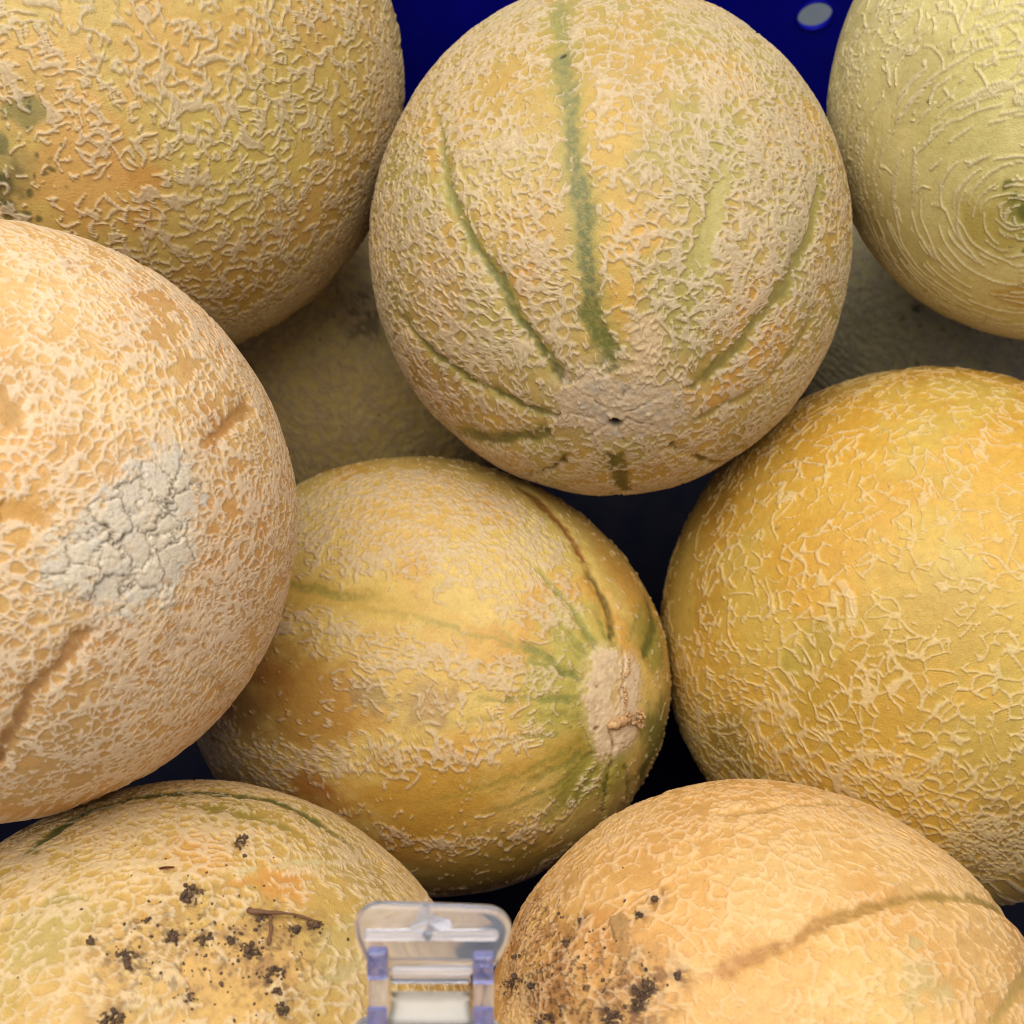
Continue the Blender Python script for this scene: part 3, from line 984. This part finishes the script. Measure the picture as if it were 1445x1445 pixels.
M.net(210, 16, .42, 1.57, .1, .10, pull=.35, taper=.3)
M.net(170, 9, .40, 1.57, .12, .12, pull=.35)
M.net(70, 9, .44, 1.2, .8, .2, dens=sstep(1, .2, top / 20), from_net=.5)
M.net(380, 9, .32, 1.57, .2, .14, pull=.25, dens=sstep(1, .15, low / 17) + .02)
M.net(110, 3.5, .32, 0.3, .8, .2, from_net=.7)
pol, _ = M.dist([(1446, 302)])
M.paint(sstep(1, .2, pol / 9) * .6, (170, 160, 60))
M.paint(sstep(1, .3, pol / 3.4) * .85, (104, 106, 34))
M.net(26, 5, .40, 1.57, .05, .05, pull=.5, dens=sstep(1, .3, pol / 10) * sstep(.2, .4, pol / 10))
mat3 = melon_material("netted_rind_pale", lin(212, 194, 144), lin(190, 168, 114), .36, .15)
M.finish("netted_melon", "pale yellow-green melon with thin ring-like netting, top right corner", mat3, .38, lump=.005,
         labels={'netting': 'sparse thin netting in rings'})
MEL['M3'] = M

# ---- right: smooth golden melon, thin open net
PK[0] = .96
M = Melon((0.1293, -0.0380, -0.3870), 0.0822, 1.024, (-0.315, 0.315, 0.895), G(490), (1190, 845), 66, 34)
M.ground([(228, 178, 70), (224, 168, 58), (222, 184, 84)], 2.4)
for x, y, r, c, k in ((1180, 600, 26, (230, 172, 56), .9), (1310, 760, 13, (226, 184, 80), .9), (1350, 800, 10, (224, 194, 104), .8), (1120, 780, 16, (222, 166, 56), .7),  # second blotch: pale yellow sheen spot painted into the rind colour
                      (1400, 650, 16, (234, 178, 72), .8), (1330, 890, 24, (206, 164, 66), .8), (1200, 980, 24, (196, 154, 50), .7), (1400, 1050, 24, (204, 170, 78), .8),
                      (1120, 940, 8, (190, 166, 70), .7), (1030, 1060, 16, (160, 132, 52), .7), (1000, 850, 14, (206, 154, 50), .7), (1010, 700, 14, (190, 142, 38), .7),
                      (1280, 1010, 10, (214, 164, 62), .5), (1440, 1180, 20, (176, 140, 70), .7), (1160, 900, 10, (178, 152, 60), .5)):
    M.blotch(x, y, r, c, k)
for k in range(26):
    M.blotch(M.rng.uniform(970, 1160), M.rng.uniform(600, 900), M.rng.uniform(.5, 1.1), (128, 110, 40), .55, .6)
lowr, _ = M.dist([(1000, 1060), (1150, 1110), (1300, 1150), (1430, 1150)])
botr, _ = M.dist([(1380, 1190), (1440, 1220), (1480, 1200)])
left, _ = M.dist([(980, 700), (960, 850)])
M.dens = .45 + .4 * sstep(1, .2, lowr / 34) - .32 * sstep(1, .4, left / 17)
M.dens = .80 + .3 * sstep(1, .2, lowr / 34) - .55 * sstep(1, .4, left / 13)
M.web(4.6, .26, 1.0, (.27, .40), warp=1.15)
M.web(3.8, .27, 1.0, (.48, .60), warp=1.0, seed=2, dens=.45 + .6 * sstep(1, .2, lowr / 30))
M.net(230, 13, .31, .2, .5, .12, flow=.8, taper=.3, from_net=.6)
M.net(230, 6, .30, 1.4, .6, .14, from_net=.9, taper=.35)
M.net(60, 3, .30, 1.0, 3, .3)
M.net(300, 3, .42, 1.0, 3, .4, dens=sstep(1, .3, botr / 14))
d, _ = M.dist([(1192, 828), (1198, 855), (1200, 880)])
d2, _ = M.dist([(1186, 888), (1188, 896)])
sap = np.maximum(sstep(1.0, .7, d / 2.0), sstep(1, .7, d2 / 1.0))
M.wet = sap * (.55 + .4 * fbm(M.s, 60, 3, 2)); M.h += sap * .3; M.v *= 1 - .4 * sap
mc = (sap[1:, 1:] + sap[:-1, :-1]) / 2
M.cells[mc > .5] = 3
mat7 = melon_material("netted_rind_golden", lin(222, 192, 124), lin(202, 164, 92), .34, .15)
M.finish("netted_melon", "smooth golden yellow melon with thin open netting, right side", mat7, .38, lump=.009,
         labels={'netting': 'thin open cream netting', 'dried_sap': 'glossy pale streak of dried sap'})
MEL['M7'] = M

# ---- bottom left: netted yellow melon with soil crumbs
PK[0] = .90
M = Melon((-0.0812, -0.1383, -0.2927), 0.0721, 1.048, (0.846, 0.529, 0.061), G(370), (310, 1320), 60, 55)
M.ground([(220, 174, 82), (206, 168, 74), (224, 178, 92)], 2.6)
for x, y, r, c, k in ((330, 1145, 9, (184, 152, 50), .8), (430, 1195, 8, (206, 164, 56), .8), (400, 1250, 9, (228, 158, 62), .9), (200, 1290, 10, (216, 166, 80), .7), (60, 1330, 14, (196, 172, 96), .7), (500, 1350, 12, (206, 180, 104), .7),
                      (330, 1380, 18, (230, 176, 86), .8), (100, 1420, 16, (230, 180, 96), .8), (520, 1400, 12, (220, 178, 102), .7), (500, 1220, 12, (196, 160, 92), .8), (280, 1200, 9, (224, 158, 66), .7)):
    M.blotch(x, y, r, c, k)
M.furrow([(20, 1220), (90, 1160), (180, 1125), (280, 1116), (380, 1128), (450, 1160), (520, 1215)], 2.2, .5, (104, 106, 44), 1, .4, (.1, .2))
M.furrow([(230, 1128), (310, 1140), (400, 1165), (450, 1190)], 1.6, .2, (158, 140, 42), .7, .6, (.2, .3))
M.furrow([(295, 1232), (350, 1228), (420, 1222), (470, 1222)], 1.1, -.2, (228, 208, 156), .8, .8, (.2, .2))
M.furrow([(310, 1246), (370, 1244), (440, 1240)], 1.2, .2, (222, 150, 56), .7, .7, (.2, .2))
M.furrow([(0, 1320), (60, 1280), (140, 1268)], 1.2, .3, (156, 150, 92), .5, .3, (.1, .4))
M.furrow([(420, 1400), (480, 1370), (540, 1350)], 1.4, .1, (206, 190, 140), .5, .3, (.3, .2))
bare, _ = M.dist([(330, 1370), (400, 1330), (460, 1290)])
tl, _ = M.dist([(40, 1230), (160, 1180), (280, 1160)])
rt, _ = M.dist([(560, 1230), (600, 1300)])
M.dens = .85 - .5 * sstep(1, .35, bare / 13) + .4 * sstep(1, .2, tl / 16) + .4 * sstep(1, .3, rt / 10)
M.web(2.9, .29, .75, (.24, .38))
M.web(3.8, .30, .75, (.42, .54), seed=2)
M.net(450, 5, .36, .2, .7, .35, flow=.3, cross=.3, from_net=.5)
M.net(600, 2.6, .32, .3, 3, .4, from_net=.7)
M.net(350, 2.0, .28, .3, 3, .4, dens=sstep(1, .3, rt / 11) + .2)
M.dots(250, .3, np.ones_like(M.dens))
nd = fbm(M.s, 40, 17, 4)
SOIL6 = [(270, 1262, 3.0), (340, 1190, 2.0), (285, 1325, 2.2), (242, 1325, 2.0), (355, 1345, 2.8), (330, 1332, 1.6), (415, 1315, 1.7), (446, 1310, 1.8), (384, 1372, 2.6), (370, 1300, 1.6),
         (268, 1408, 1.6), (158, 1440, 3.2), (132, 1332, 1.6), (176, 1350, 2.6), (400, 1425, 2.2), (210, 1300, 1.4), (390, 1400, 1.2), (180, 1365, 1.0)]
for x, y, r in SOIL6:
    d, _ = M.dist([(x, y)])
    M.dirt = np.maximum(M.dirt, sstep(1.0, .3, d / (r * .8)) * sstep(.44, .56, nd) * .8)
d, _ = M.dist([(200, 1350), (300, 1330), (390, 1350)])
M.dirt = np.maximum(M.dirt, sstep(1, .2, d / 17) * sstep(.56, .66, fbm(M.s, 75, 5, 3)) * .6)
M.paint(sstep(1.2, .2, d / 15) * .25 * sstep(.42, .6, fbm(M.s, 22, 8, 4)), (196, 144, 82))
for x, y, r in SOIL6:
    d, _ = M.dist([(x, y)])
    M.paint(sstep(1.3, .1, d / (r * 2 + 1.5)) * .5 * sstep(.40, .58, nd), (158, 112, 66))
mat6 = melon_material("netted_rind_dirty", lin(228, 198, 146), lin(204, 168, 112), .5, .4, netk=.62)
M.finish("netted_melon", "orange-yellow netted melon strewn with dark soil crumbs, bottom left", mat6, .37, lump=.010,
         labels={'netting': 'dense cream netting'})
MEL['M6'] = M

# ---- bottom right: peach melon with one brown furrow and a dirty side
PK[0] = .93
M = Melon((0.0610, -0.1305, -0.2926), 0.0648, 1.089, (-0.695, 0.525, 0.491), G(380), (1060, 1310), 64, 71)
M.ground([(238, 182, 104), (236, 174, 92), (240, 188, 112)], 2.4)
for x, y, r, c, k in ((1100, 1250, 16, (242, 194, 122), .8), (900, 1200, 12, (226, 166, 88), .7), (850, 1330, 12, (226, 156, 76), .7), (1250, 1400, 16, (242, 196, 114), .8),
                      (1200, 1140, 10, (222, 174, 100), .7), (780, 1400, 10, (206, 144, 78), .8), (950, 1160, 10, (222, 162, 84), .6), (800, 1250, 8, (216, 160, 92), .6)):
    M.blotch(x, y, r, c, k)
M.furrow([(985, 1380), (1040, 1360), (1100, 1335), (1160, 1308), (1215, 1285), (1270, 1270), (1330, 1264), (1390, 1272), (1430, 1300)], 1.5, .9, (200, 132, 66), .95, 1, (.1, 0), (162, 138, 58), sp=.1)
M.furrow([(1000, 1152), (1060, 1142), (1130, 1132), (1200, 1135), (1265, 1155)], 1.0, .7, (206, 150, 80), .7, .7, (.2, .1), (176, 146, 70))
M.furrow([(1400, 1440), (1430, 1400), (1450, 1370)], 1.6, .6, (190, 156, 70), .7, .7)
M.blotch(1310, 1380, 7, (206, 180, 120), .6, 1.2); M.blotch(880, 1350, 5, (176, 140, 88), .6, 1.0)
tp, _ = M.dist([(900, 1170), (1040, 1140), (1180, 1150), (1320, 1210)])
lf, _ = M.dist([(740, 1300), (730, 1400)])
M.dens = .42 + .5 * sstep(1, .2, tp / 13)
M.web(3.4, .28, 1.0, (.26, .42), warp=1.1, dens=M.dens + .4)
M.web(2.4, .27, 1.0, (.44, .56), seed=2, dens=M.dens)
M.net(260, 5, .30, 1.2, 3, .34, from_net=.4)
M.net(420, 3, .27, 1.2, 3, .38, from_net=.6)
M.net(300, 2.6, .28, 1.2, 3, .4, dens=sstep(1, .2, lf / 16) + .05)
M.scar([(878, 1302), (885, 1312)], 1.9, (176, 136, 84), .9, 0, .6, .5)
M.cells[M.cells == 2] = 2
SOIL8 = [(915, 1395, 3.4), (955, 1375, 1.3), (752, 1392, 1.6), (722, 1390, 2.0), (775, 1437, 2.0), (860, 1440, 3.4), (900, 1420, 2.2), (905, 1293, 1.1), (928, 1270, 1.0), (800, 1330, .9), (730, 1350, 1.0), (820, 1300, .7)]
nd = fbm(M.s, 48, 27, 4); nd2 = fbm(M.s, 90, 37, 3)
for x, y, r in SOIL8:
    d, _ = M.dist([(x, y)])
    M.dirt = np.maximum(M.dirt, sstep(1.0, .4, d / r) * sstep(.42, .54, nd) * .9)
d, _ = M.dist([(740, 1300), (780, 1380), (860, 1400)])
M.dirt = np.maximum(M.dirt, sstep(1, .2, d / 16) * sstep(.55, .66, nd2) * .75)
M.paint(sstep(1, .2, d / 17) * .7 * sstep(.3, .6, fbm(M.s, 14, 3, 4)), (184, 124, 68))
for x, y, r in SOIL8:
    d, _ = M.dist([(x, y)])
    M.paint(sstep(1.3, .1, d / (r * 2 + 1.5)) * .8 * sstep(.36, .58, nd), (140, 94, 54))
mat8 = melon_material("netted_rind_soft", lin(242, 202, 140), lin(226, 182, 116), .46, .3, netk=.42)
M.finish("netted_melon", "peach melon with one brown furrow and a dirty left side, bottom right", mat8, .32, lump=.011,
         labels={'netting': 'faint peach netting', 'wart': 'small corky brown wart'}, scar_name='wart')
MEL['M8'] = M

# ---- two melons of the layer below
M = Melon((-0.0686, 0.0512, -0.5019), 0.0703, 1.029, (0.5, -0.5, 0.7), G(150), (490, 560), 60, 90)
M.ground([(232, 200, 116), (220, 184, 98), (214, 188, 108)], 2.6)
M.dens = .95 + 0 * M.dens
M.web(4.2, .5, 1.0, (.3, .45))
M.net(260, 9, .42, 1.4, .9, .3, flow=.5)
M.net(300, 6, .38, 1.4, 3, .3, from_net=.6)
for k in range(26):
    x, y = M.rng.uniform(380, 640), M.rng.uniform(410, 640)
    M.pit(x, y, M.rng.uniform(.4, 1.0), .2, (60, 46, 28), .8)
M.blotch(520, 440, 14, (110, 90, 56), .8, .9)
mat9 = melon_material("netted_rind_dull", lin(206, 172, 112), lin(178, 144, 88), .5, .4)
M.finish("netted_melon", "shaded dull yellow melon deep in the gap left of the ribbed melon", mat9, .4, lump=.009, split=False)
M = Melon((0.1755, 0.0789, -0.5138), 0.0707, 1.030, (0.3, 0.5, 0.7), G(150), (1300, 470), 60, 97)
M.ground([(206, 190, 136), (188, 172, 122), (196, 182, 136)], 2.6)
M.dens = .95 + 0 * M.dens
M.web(3.0, .45, 1.0, (.3, .45))
M.net(300, 5, .40, 1.4, 3, .4)
M.net(500, 3.5, .36, 1.4, 3, .4, from_net=.6)
for k in range(30):
    x, y = M.rng.uniform(1190, 1440), M.rng.uniform(390, 540)
    M.pit(x, y, M.rng.uniform(.4, 1.3), .2, (48, 40, 28), .8)
M.blotch(1300, 440, 4, (60, 48, 32), .8, 1.0)
mat10 = melon_material("netted_rind_dusty", lin(190, 174, 136), lin(160, 144, 106), .7, .6)
M.finish("netted_melon", "dusty grey-brown melon deep in the gap under the pale green one", mat10, .5, lump=.009, split=False)

# ------------------------------------------------------------------ stub on the centre melon
m, nt, bs = new_mat("dry_stem_fibre")
co = node(nt, 'ShaderNodeTexCoord').outputs['Object']
nt.links.new(mixcol(nt, maprange(nt, noise(nt, 900, 4, .7, co), .3, .7), lin(142, 98, 56), lin(206, 168, 116)), bs.inputs['Base Color'])
bs.inputs['Roughness'].default_value = .85
FIBRE = m


def lump_bm(bm, c, r, rng, squash=None, sub=1):
    g = bmesh.ops.create_icosphere(bm, subdivisions=sub, radius=1.0)
    q_ = Quaternion(Vector(rng.normal(0, 1, 3)).normalized(), rng.uniform(0, 6.28))
    sc = Vector(r * rng.uniform(.6, 1.3, 3))
    for v in g['verts']:
        v.co = q_ @ Vector([v.co[k] * sc[k] for k in range(3)]) * (1 + rng.uniform(-.22, .22)) + Vector(c)


M5 = MEL['M5']
rng = np.random.default_rng(3)
bm = bmesh.new()
for k in range(16):
    f = k / 15
    p, n = M5.surf(858 + 42 * f, 1024 - 8 * math.sin(f * 3.1))
    lump_bm(bm, p + n * .0006 - np.array(M5.root.location), .0011 + .0006 * math.sin(f * 6), rng)
for k in range(30):
    p, n = M5.surf(rng.uniform(880, 905), rng.uniform(1004, 1022))
    lump_bm(bm, p + n * rng.uniform(.0003, .0016) - np.array(M5.root.location), .0006, rng)
mesh_obj('stem_stub', bm, FIBRE, M5.root, True)["label"] = "brown broken stem stub"
bm = bmesh.new()
for k in range(22):
    f = k / 21
    p, n = M5.surf(884 - 4 * f + 2 * math.sin(f * 9), 925 + 75 * f)
    lump_bm(bm, p + n * .0002 - np.array(M5.root.location), .00055, rng)
mesh_obj('stem_ridge', bm, FIBRE, M5.root, True)

# ------------------------------------------------------------------ soil crumbs and twig
m, nt, bs = new_mat("dark_soil")
co = node(nt, 'ShaderNodeTexCoord').outputs['Object']
nt.links.new(mixcol(nt, maprange(nt, noise(nt, 700, 4, .7, co), .3, .7), lin(54, 39, 27), lin(108, 80, 54)), bs.inputs['Base Color'])
bs.inputs['Roughness'].default_value = .9
SOILM = m


def soil(name, mel, spots, label, scatter, seed):
    rng = np.random.default_rng(seed)
    bm = bmesh.new()
    pm = .22 / 1750 * 1000
    for x, y, r in spots:
        rp = r / pm
        cx, cy = x, y
        for k in range(int(10 + r * r * 7)):
            if rng.random() < .25:
                a = rng.uniform(0, 6.28); q_ = rp * rng.uniform(.1, .75)
                cx, cy = x + q_ * math.cos(a), y + q_ * math.sin(a) * .75
            p, n = mel.surf(cx + rng.normal(0, rp * .16), cy + rng.normal(0, rp * .13))
            lump_bm(bm, p + n * rng.uniform(-.0001, .0006), min(abs(rng.lognormal(-8.35, .5)), .0007), rng)
    for k in range(scatter[0]):
        x, y = rng.normal(scatter[1], scatter[3]), rng.normal(scatter[2], scatter[4])
        p, n = mel.surf(x, y)
        lump_bm(bm, p, abs(rng.normal(.00018, .00012)) + .0001, rng)
    o = mesh_obj(name, bm, SOILM, None, True)
    return tag(o, label, 'soil', kind='stuff')


soil('soil_crumbs', MEL['M6'], SOIL6, "dark brown soil crumbs scattered over the bottom left melon", (130, 310, 1340, 90, 60), 4)
soil('soil_crumbs', MEL['M8'], SOIL8, "dark soil crumbs stuck to the dirty side of the bottom right melon", (90, 790, 1370, 55, 60), 6)


def tube(bm, pts, rad, ns=8):
    rows = []
    for i, p in enumerate(pts):
        p = Vector(p)
        d = (Vector(pts[min(i + 1, len(pts) - 1)]) - Vector(pts[max(i - 1, 0)])).normalized()
        x = d.orthogonal().normalized(); y = d.cross(x)
        rows.append([bm.verts.new(p + (x * math.cos(6.2832 * k / ns) + y * math.sin(6.2832 * k / ns)) * rad[i]) for k in range(ns)])
    for a, b in zip(rows, rows[1:]):
        for k in range(ns):
            bm.faces.new((a[k], a[(k + 1) % ns], b[(k + 1) % ns], b[k]))
    bm.faces.new(rows[0][::-1]); bm.faces.new(rows[-1])


m, nt, bs = new_mat("twig_bark")
nt.links.new(mixcol(nt, noise(nt, 1500, 4, .7, node(nt, 'ShaderNodeTexCoord').outputs['Object']), lin(58, 34, 20), lin(140, 96, 62)), bs.inputs['Base Color'])
bs.inputs['Roughness'].default_value = .7
M6 = MEL['M6']
bm = bmesh.new()
pts = []
for k in range(12):
    f = k / 11
    p, n = M6.surf(345 + 105 * f, 1290 + 14 * f + 2.5 * math.sin(f * 7))
    pts.append(p + n * (.0011 + .0004 * math.sin(f * 5)))
tube(bm, pts, [.00028 + .00030 * abs(1 - k / 5) ** .5 * (k < 5) + .00008 * math.sin(k * 1.7) for k in range(12)])
pts = []
for k in range(7):
    f = k / 6
    p, n = M6.surf(377 + 3 * math.sin(f * 4), 1292 + 45 * f)
    pts.append(p + n * .0008)
tube(bm, pts, [.0003 + .00012 * (k % 2) for k in range(7)])
tw = mesh_obj('twig', bm, m, None, True)
tag(tw, "thin dry brown forked twig lying among the soil on the bottom left melon", "twig")
# a reddish bit of dry leaf
bm = bmesh.new()
p, n = M6.surf(238, 1228)
ex = Vector(n).orthogonal().normalized(); ey = Vector(n).cross(ex)
rows = []
for i in range(5):
    rows.append([bm.verts.new(Vector(p) + Vector(n) * (.0006 + .0005 * (j - 1) ** 2) + Vector((1, .1, 0)) * (i - 2) * .0008 + ey * (j - 1) * .0005 * (1 - abs(i - 2) * .35)) for j in range(3)])
for a, b in zip(rows, rows[1:]):
    for j in range(2): bm.faces.new((a[j], a[j + 1], b[j + 1], b[j]))
bmesh.ops.solidify(bm, geom=bm.faces[:], thickness=.0002)
m, nt, bs = new_mat("dry_leaf")
nt.links.new(mixcol(nt, noise(nt, 900, 3, .6, node(nt, 'ShaderNodeTexCoord').outputs['Object']), lin(120, 52, 24), lin(160, 84, 40)), bs.inputs['Base Color'])
lf_ = mesh_obj('leaf_scrap', bm, m, None, True)
tag(lf_, "tiny reddish scrap of dry leaf on the bottom left melon", "leaf scrap")

# ------------------------------------------------------------------ clear plastic price-tag clip
m, nt, bs = new_mat("clear_violet_plastic")
bs.inputs['Base Color'].default_value = (.93, .93, .985, 1)
bs.inputs['Roughness'].default_value = .04
bs.inputs['IOR'].default_value = 1.46
bs.inputs['Transmission Weight'].default_value = .9
CLEAR = m
m, nt, bs = new_mat("violet_reflection_plastic")  # violet tint deepened: the blue crate's reflection put into the post colour
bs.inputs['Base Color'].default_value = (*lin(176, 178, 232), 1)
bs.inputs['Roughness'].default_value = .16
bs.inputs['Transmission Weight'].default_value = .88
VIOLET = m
m, nt, bs = new_mat("milky_plastic")
co = node(nt, 'ShaderNodeTexCoord').outputs['Object']
nt.links.new(mixcol(nt, noise(nt, 300, 3, .5, co), lin(236, 232, 222), lin(244, 240, 232)), bs.inputs['Base Color'])
bs.inputs['Roughness'].default_value = .25
bs.inputs['Transmission Weight'].default_value = .25
MILK = m

O = ray(611, 1272) * .205
rim_pt = np.array([O[0], Y0 - .002, FLOOR + WH])
ev = rim_pt - O; arm_len = np.linalg.norm(ev); ev /= arm_len
eu = np.array([1., 0, 0]); en = np.cross(ev, eu); en /= np.linalg.norm(en)
if en @ O > 0: en = -en                       # towards the camera


def uv(x, y):
    d = ray(x, y); t = (O @ en) / (d @ en); p = d * t - O
    return p @ eu, p @ ev


CL = bpy.data.objects.new('tag_clip', None)
COL.objects.link(CL)
CL.matrix_world = Matrix(((eu[0], ev[0], en[0], O[0]), (eu[1], ev[1], en[1], O[1]), (eu[2], ev[2], en[2], O[2]), (0, 0, 0, 1)))
tag(CL, "clear violet-tinted plastic price tag clip in front of the two bottom melons", "clip")


def plate(name, poly, z0, z1, mat, bev=.0006, seg=3, px=True):
    bm = bmesh.new()
    P2 = [uv(*p) for p in poly] if px else poly
    lo = [bm.verts.new((u, v, z0)) for u, v in P2]
    hi = [bm.verts.new((u, v, z1)) for u, v in P2]
    n = len(P2)
    bm.faces.new(lo[::-1]); bm.faces.new(hi)
    for k in range(n):
        bm.faces.new((lo[k], lo[(k + 1) % n], hi[(k + 1) % n], hi[k]))
    bmesh.ops.recalc_face_normals(bm, faces=bm.faces)
    ed = [e for e in bm.edges if abs(e.verts[0].co.z - e.verts[1].co.z) < 1e-7]
    bmesh.ops.bevel(bm, geom=ed, offset=bev, segments=seg, affect='EDGES', profile=.5)
    o = mesh_obj(name, bm, mat, CL, True)
    o.data.set_sharp_from_angle(angle=math.radians(32))
    return o


def rrect(x0, y0, x1, y1, r, n=6, r2=None):
    r2 = r if r2 is None else r2
    out = []
    for cx, cy, a0, rr in ((x1 - r, y0 + r, -90, r), (x1 - r2, y1 - r2, 0, r2), (x0 + r2, y1 - r2, 90, r2), (x0 + r, y0 + r, 180, r)):
        for k in range(n + 1):
            a = math.radians(a0 + 90 * k / n)
            out.append((cx + rr * math.cos(a), cy + rr * math.sin(a)))
    return out


# head: wide rounded lip, narrowing to the neck
head = []
for k in range(9):
    a = math.radians(180 + 90 * k / 8); head.append((536 + 36 * math.cos(a), 1306 + 34 * math.sin(a)))
for k in range(9):
    a = math.radians(270 + 90 * k / 8); head.append((686 + 36 * math.cos(a), 1312 + 34 * math.sin(a)))
head += [(718, 1330), (706, 1352), (700, 1362), (520, 1358), (514, 1350), (503, 1326)]
plate('head', head, -.0012, .0012, CLEAR, .001, 4)
plate('lip_bar', rrect(514, 1304, 704, 1318, 6), .0013, .0030, CLEAR, .0006, 3)
plate('cross_bar', rrect(552, 1355, 668, 1366, 4), .0013, .0026, CLEAR, .0005, 3)
for x0, x1, y0 in ((521, 549, 1328), (668, 697, 1334)):
    po = plate('post', rrect(x0, y0 + 42, x1, 1445, 5), -.0020, .0022, CLEAR, .0006, 3)
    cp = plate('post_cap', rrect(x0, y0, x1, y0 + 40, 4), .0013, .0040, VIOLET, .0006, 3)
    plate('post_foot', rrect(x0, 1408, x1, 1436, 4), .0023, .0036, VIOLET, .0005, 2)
# curved jaw that pinches the card
bm = bmesh.new()
(ua, va), (ub, vb) = uv(552, 1392), uv(662, 1438)
NX, NY = 10, 10
rows = []
for i in range(NX + 1):
    rows.append([])
    for j in range(NY + 1):
        f, g = i / NX, j / NY
        rows[-1].append(bm.verts.new((ua + (ub - ua) * f * (1) + (0.0008 * (2 * f - 1) * (2 * g - 1) ** 2), va + (vb - va) * g, -.0015 + .0032 * (2 * g - 1) ** 2)))
for i in range(NX):
    for j in range(NY):
        bm.faces.new((rows[i][j], rows[i + 1][j], rows[i + 1][j + 1], rows[i][j + 1]))
bmesh.ops.solidify(bm, geom=bm.faces[:], thickness=.0008)
mesh_obj('jaw', bm, MILK, CL, True)
plate('jaw_edge', rrect(550, 1379, 664, 1392, 4), -.0030, -.0004, CLEAR, .0005, 2)
u0, v0 = uv(496, 1440); u1, _ = uv(708, 1440)
plate('tag_plate', rrect(u0, v0, u1, v0 + .030, .003), -.0022, .0010, CLEAR, .0008, 3, px=False)
plate('arm', rrect(-.005, v0 + .0302, .005, arm_len, .001), -.0016, .0006, CLEAR, .0004, 2, px=False)
# torn sliver of clear film on the head
bm = bmesh.new()
film = [(578, 1304), (590, 1284), (598, 1262), (604, 1258), (607, 1270), (618, 1280), (634, 1290), (640, 1298), (626, 1302), (612, 1312), (604, 1320), (598, 1306)]
ctr = bm.verts.new((*uv(606, 1292), .0026))
ringv = [bm.verts.new((*uv(*p_), .0016 + .0009 * (k_ % 3))) for k_, p_ in enumerate(film)]
for k_ in range(len(film)):
    bm.faces.new((ctr, ringv[k_], ringv[(k_ + 1) % len(film)]))
bmesh.ops.solidify(bm, geom=bm.faces[:], thickness=.0003)
mesh_obj('torn_film', bm, CLEAR, CL)
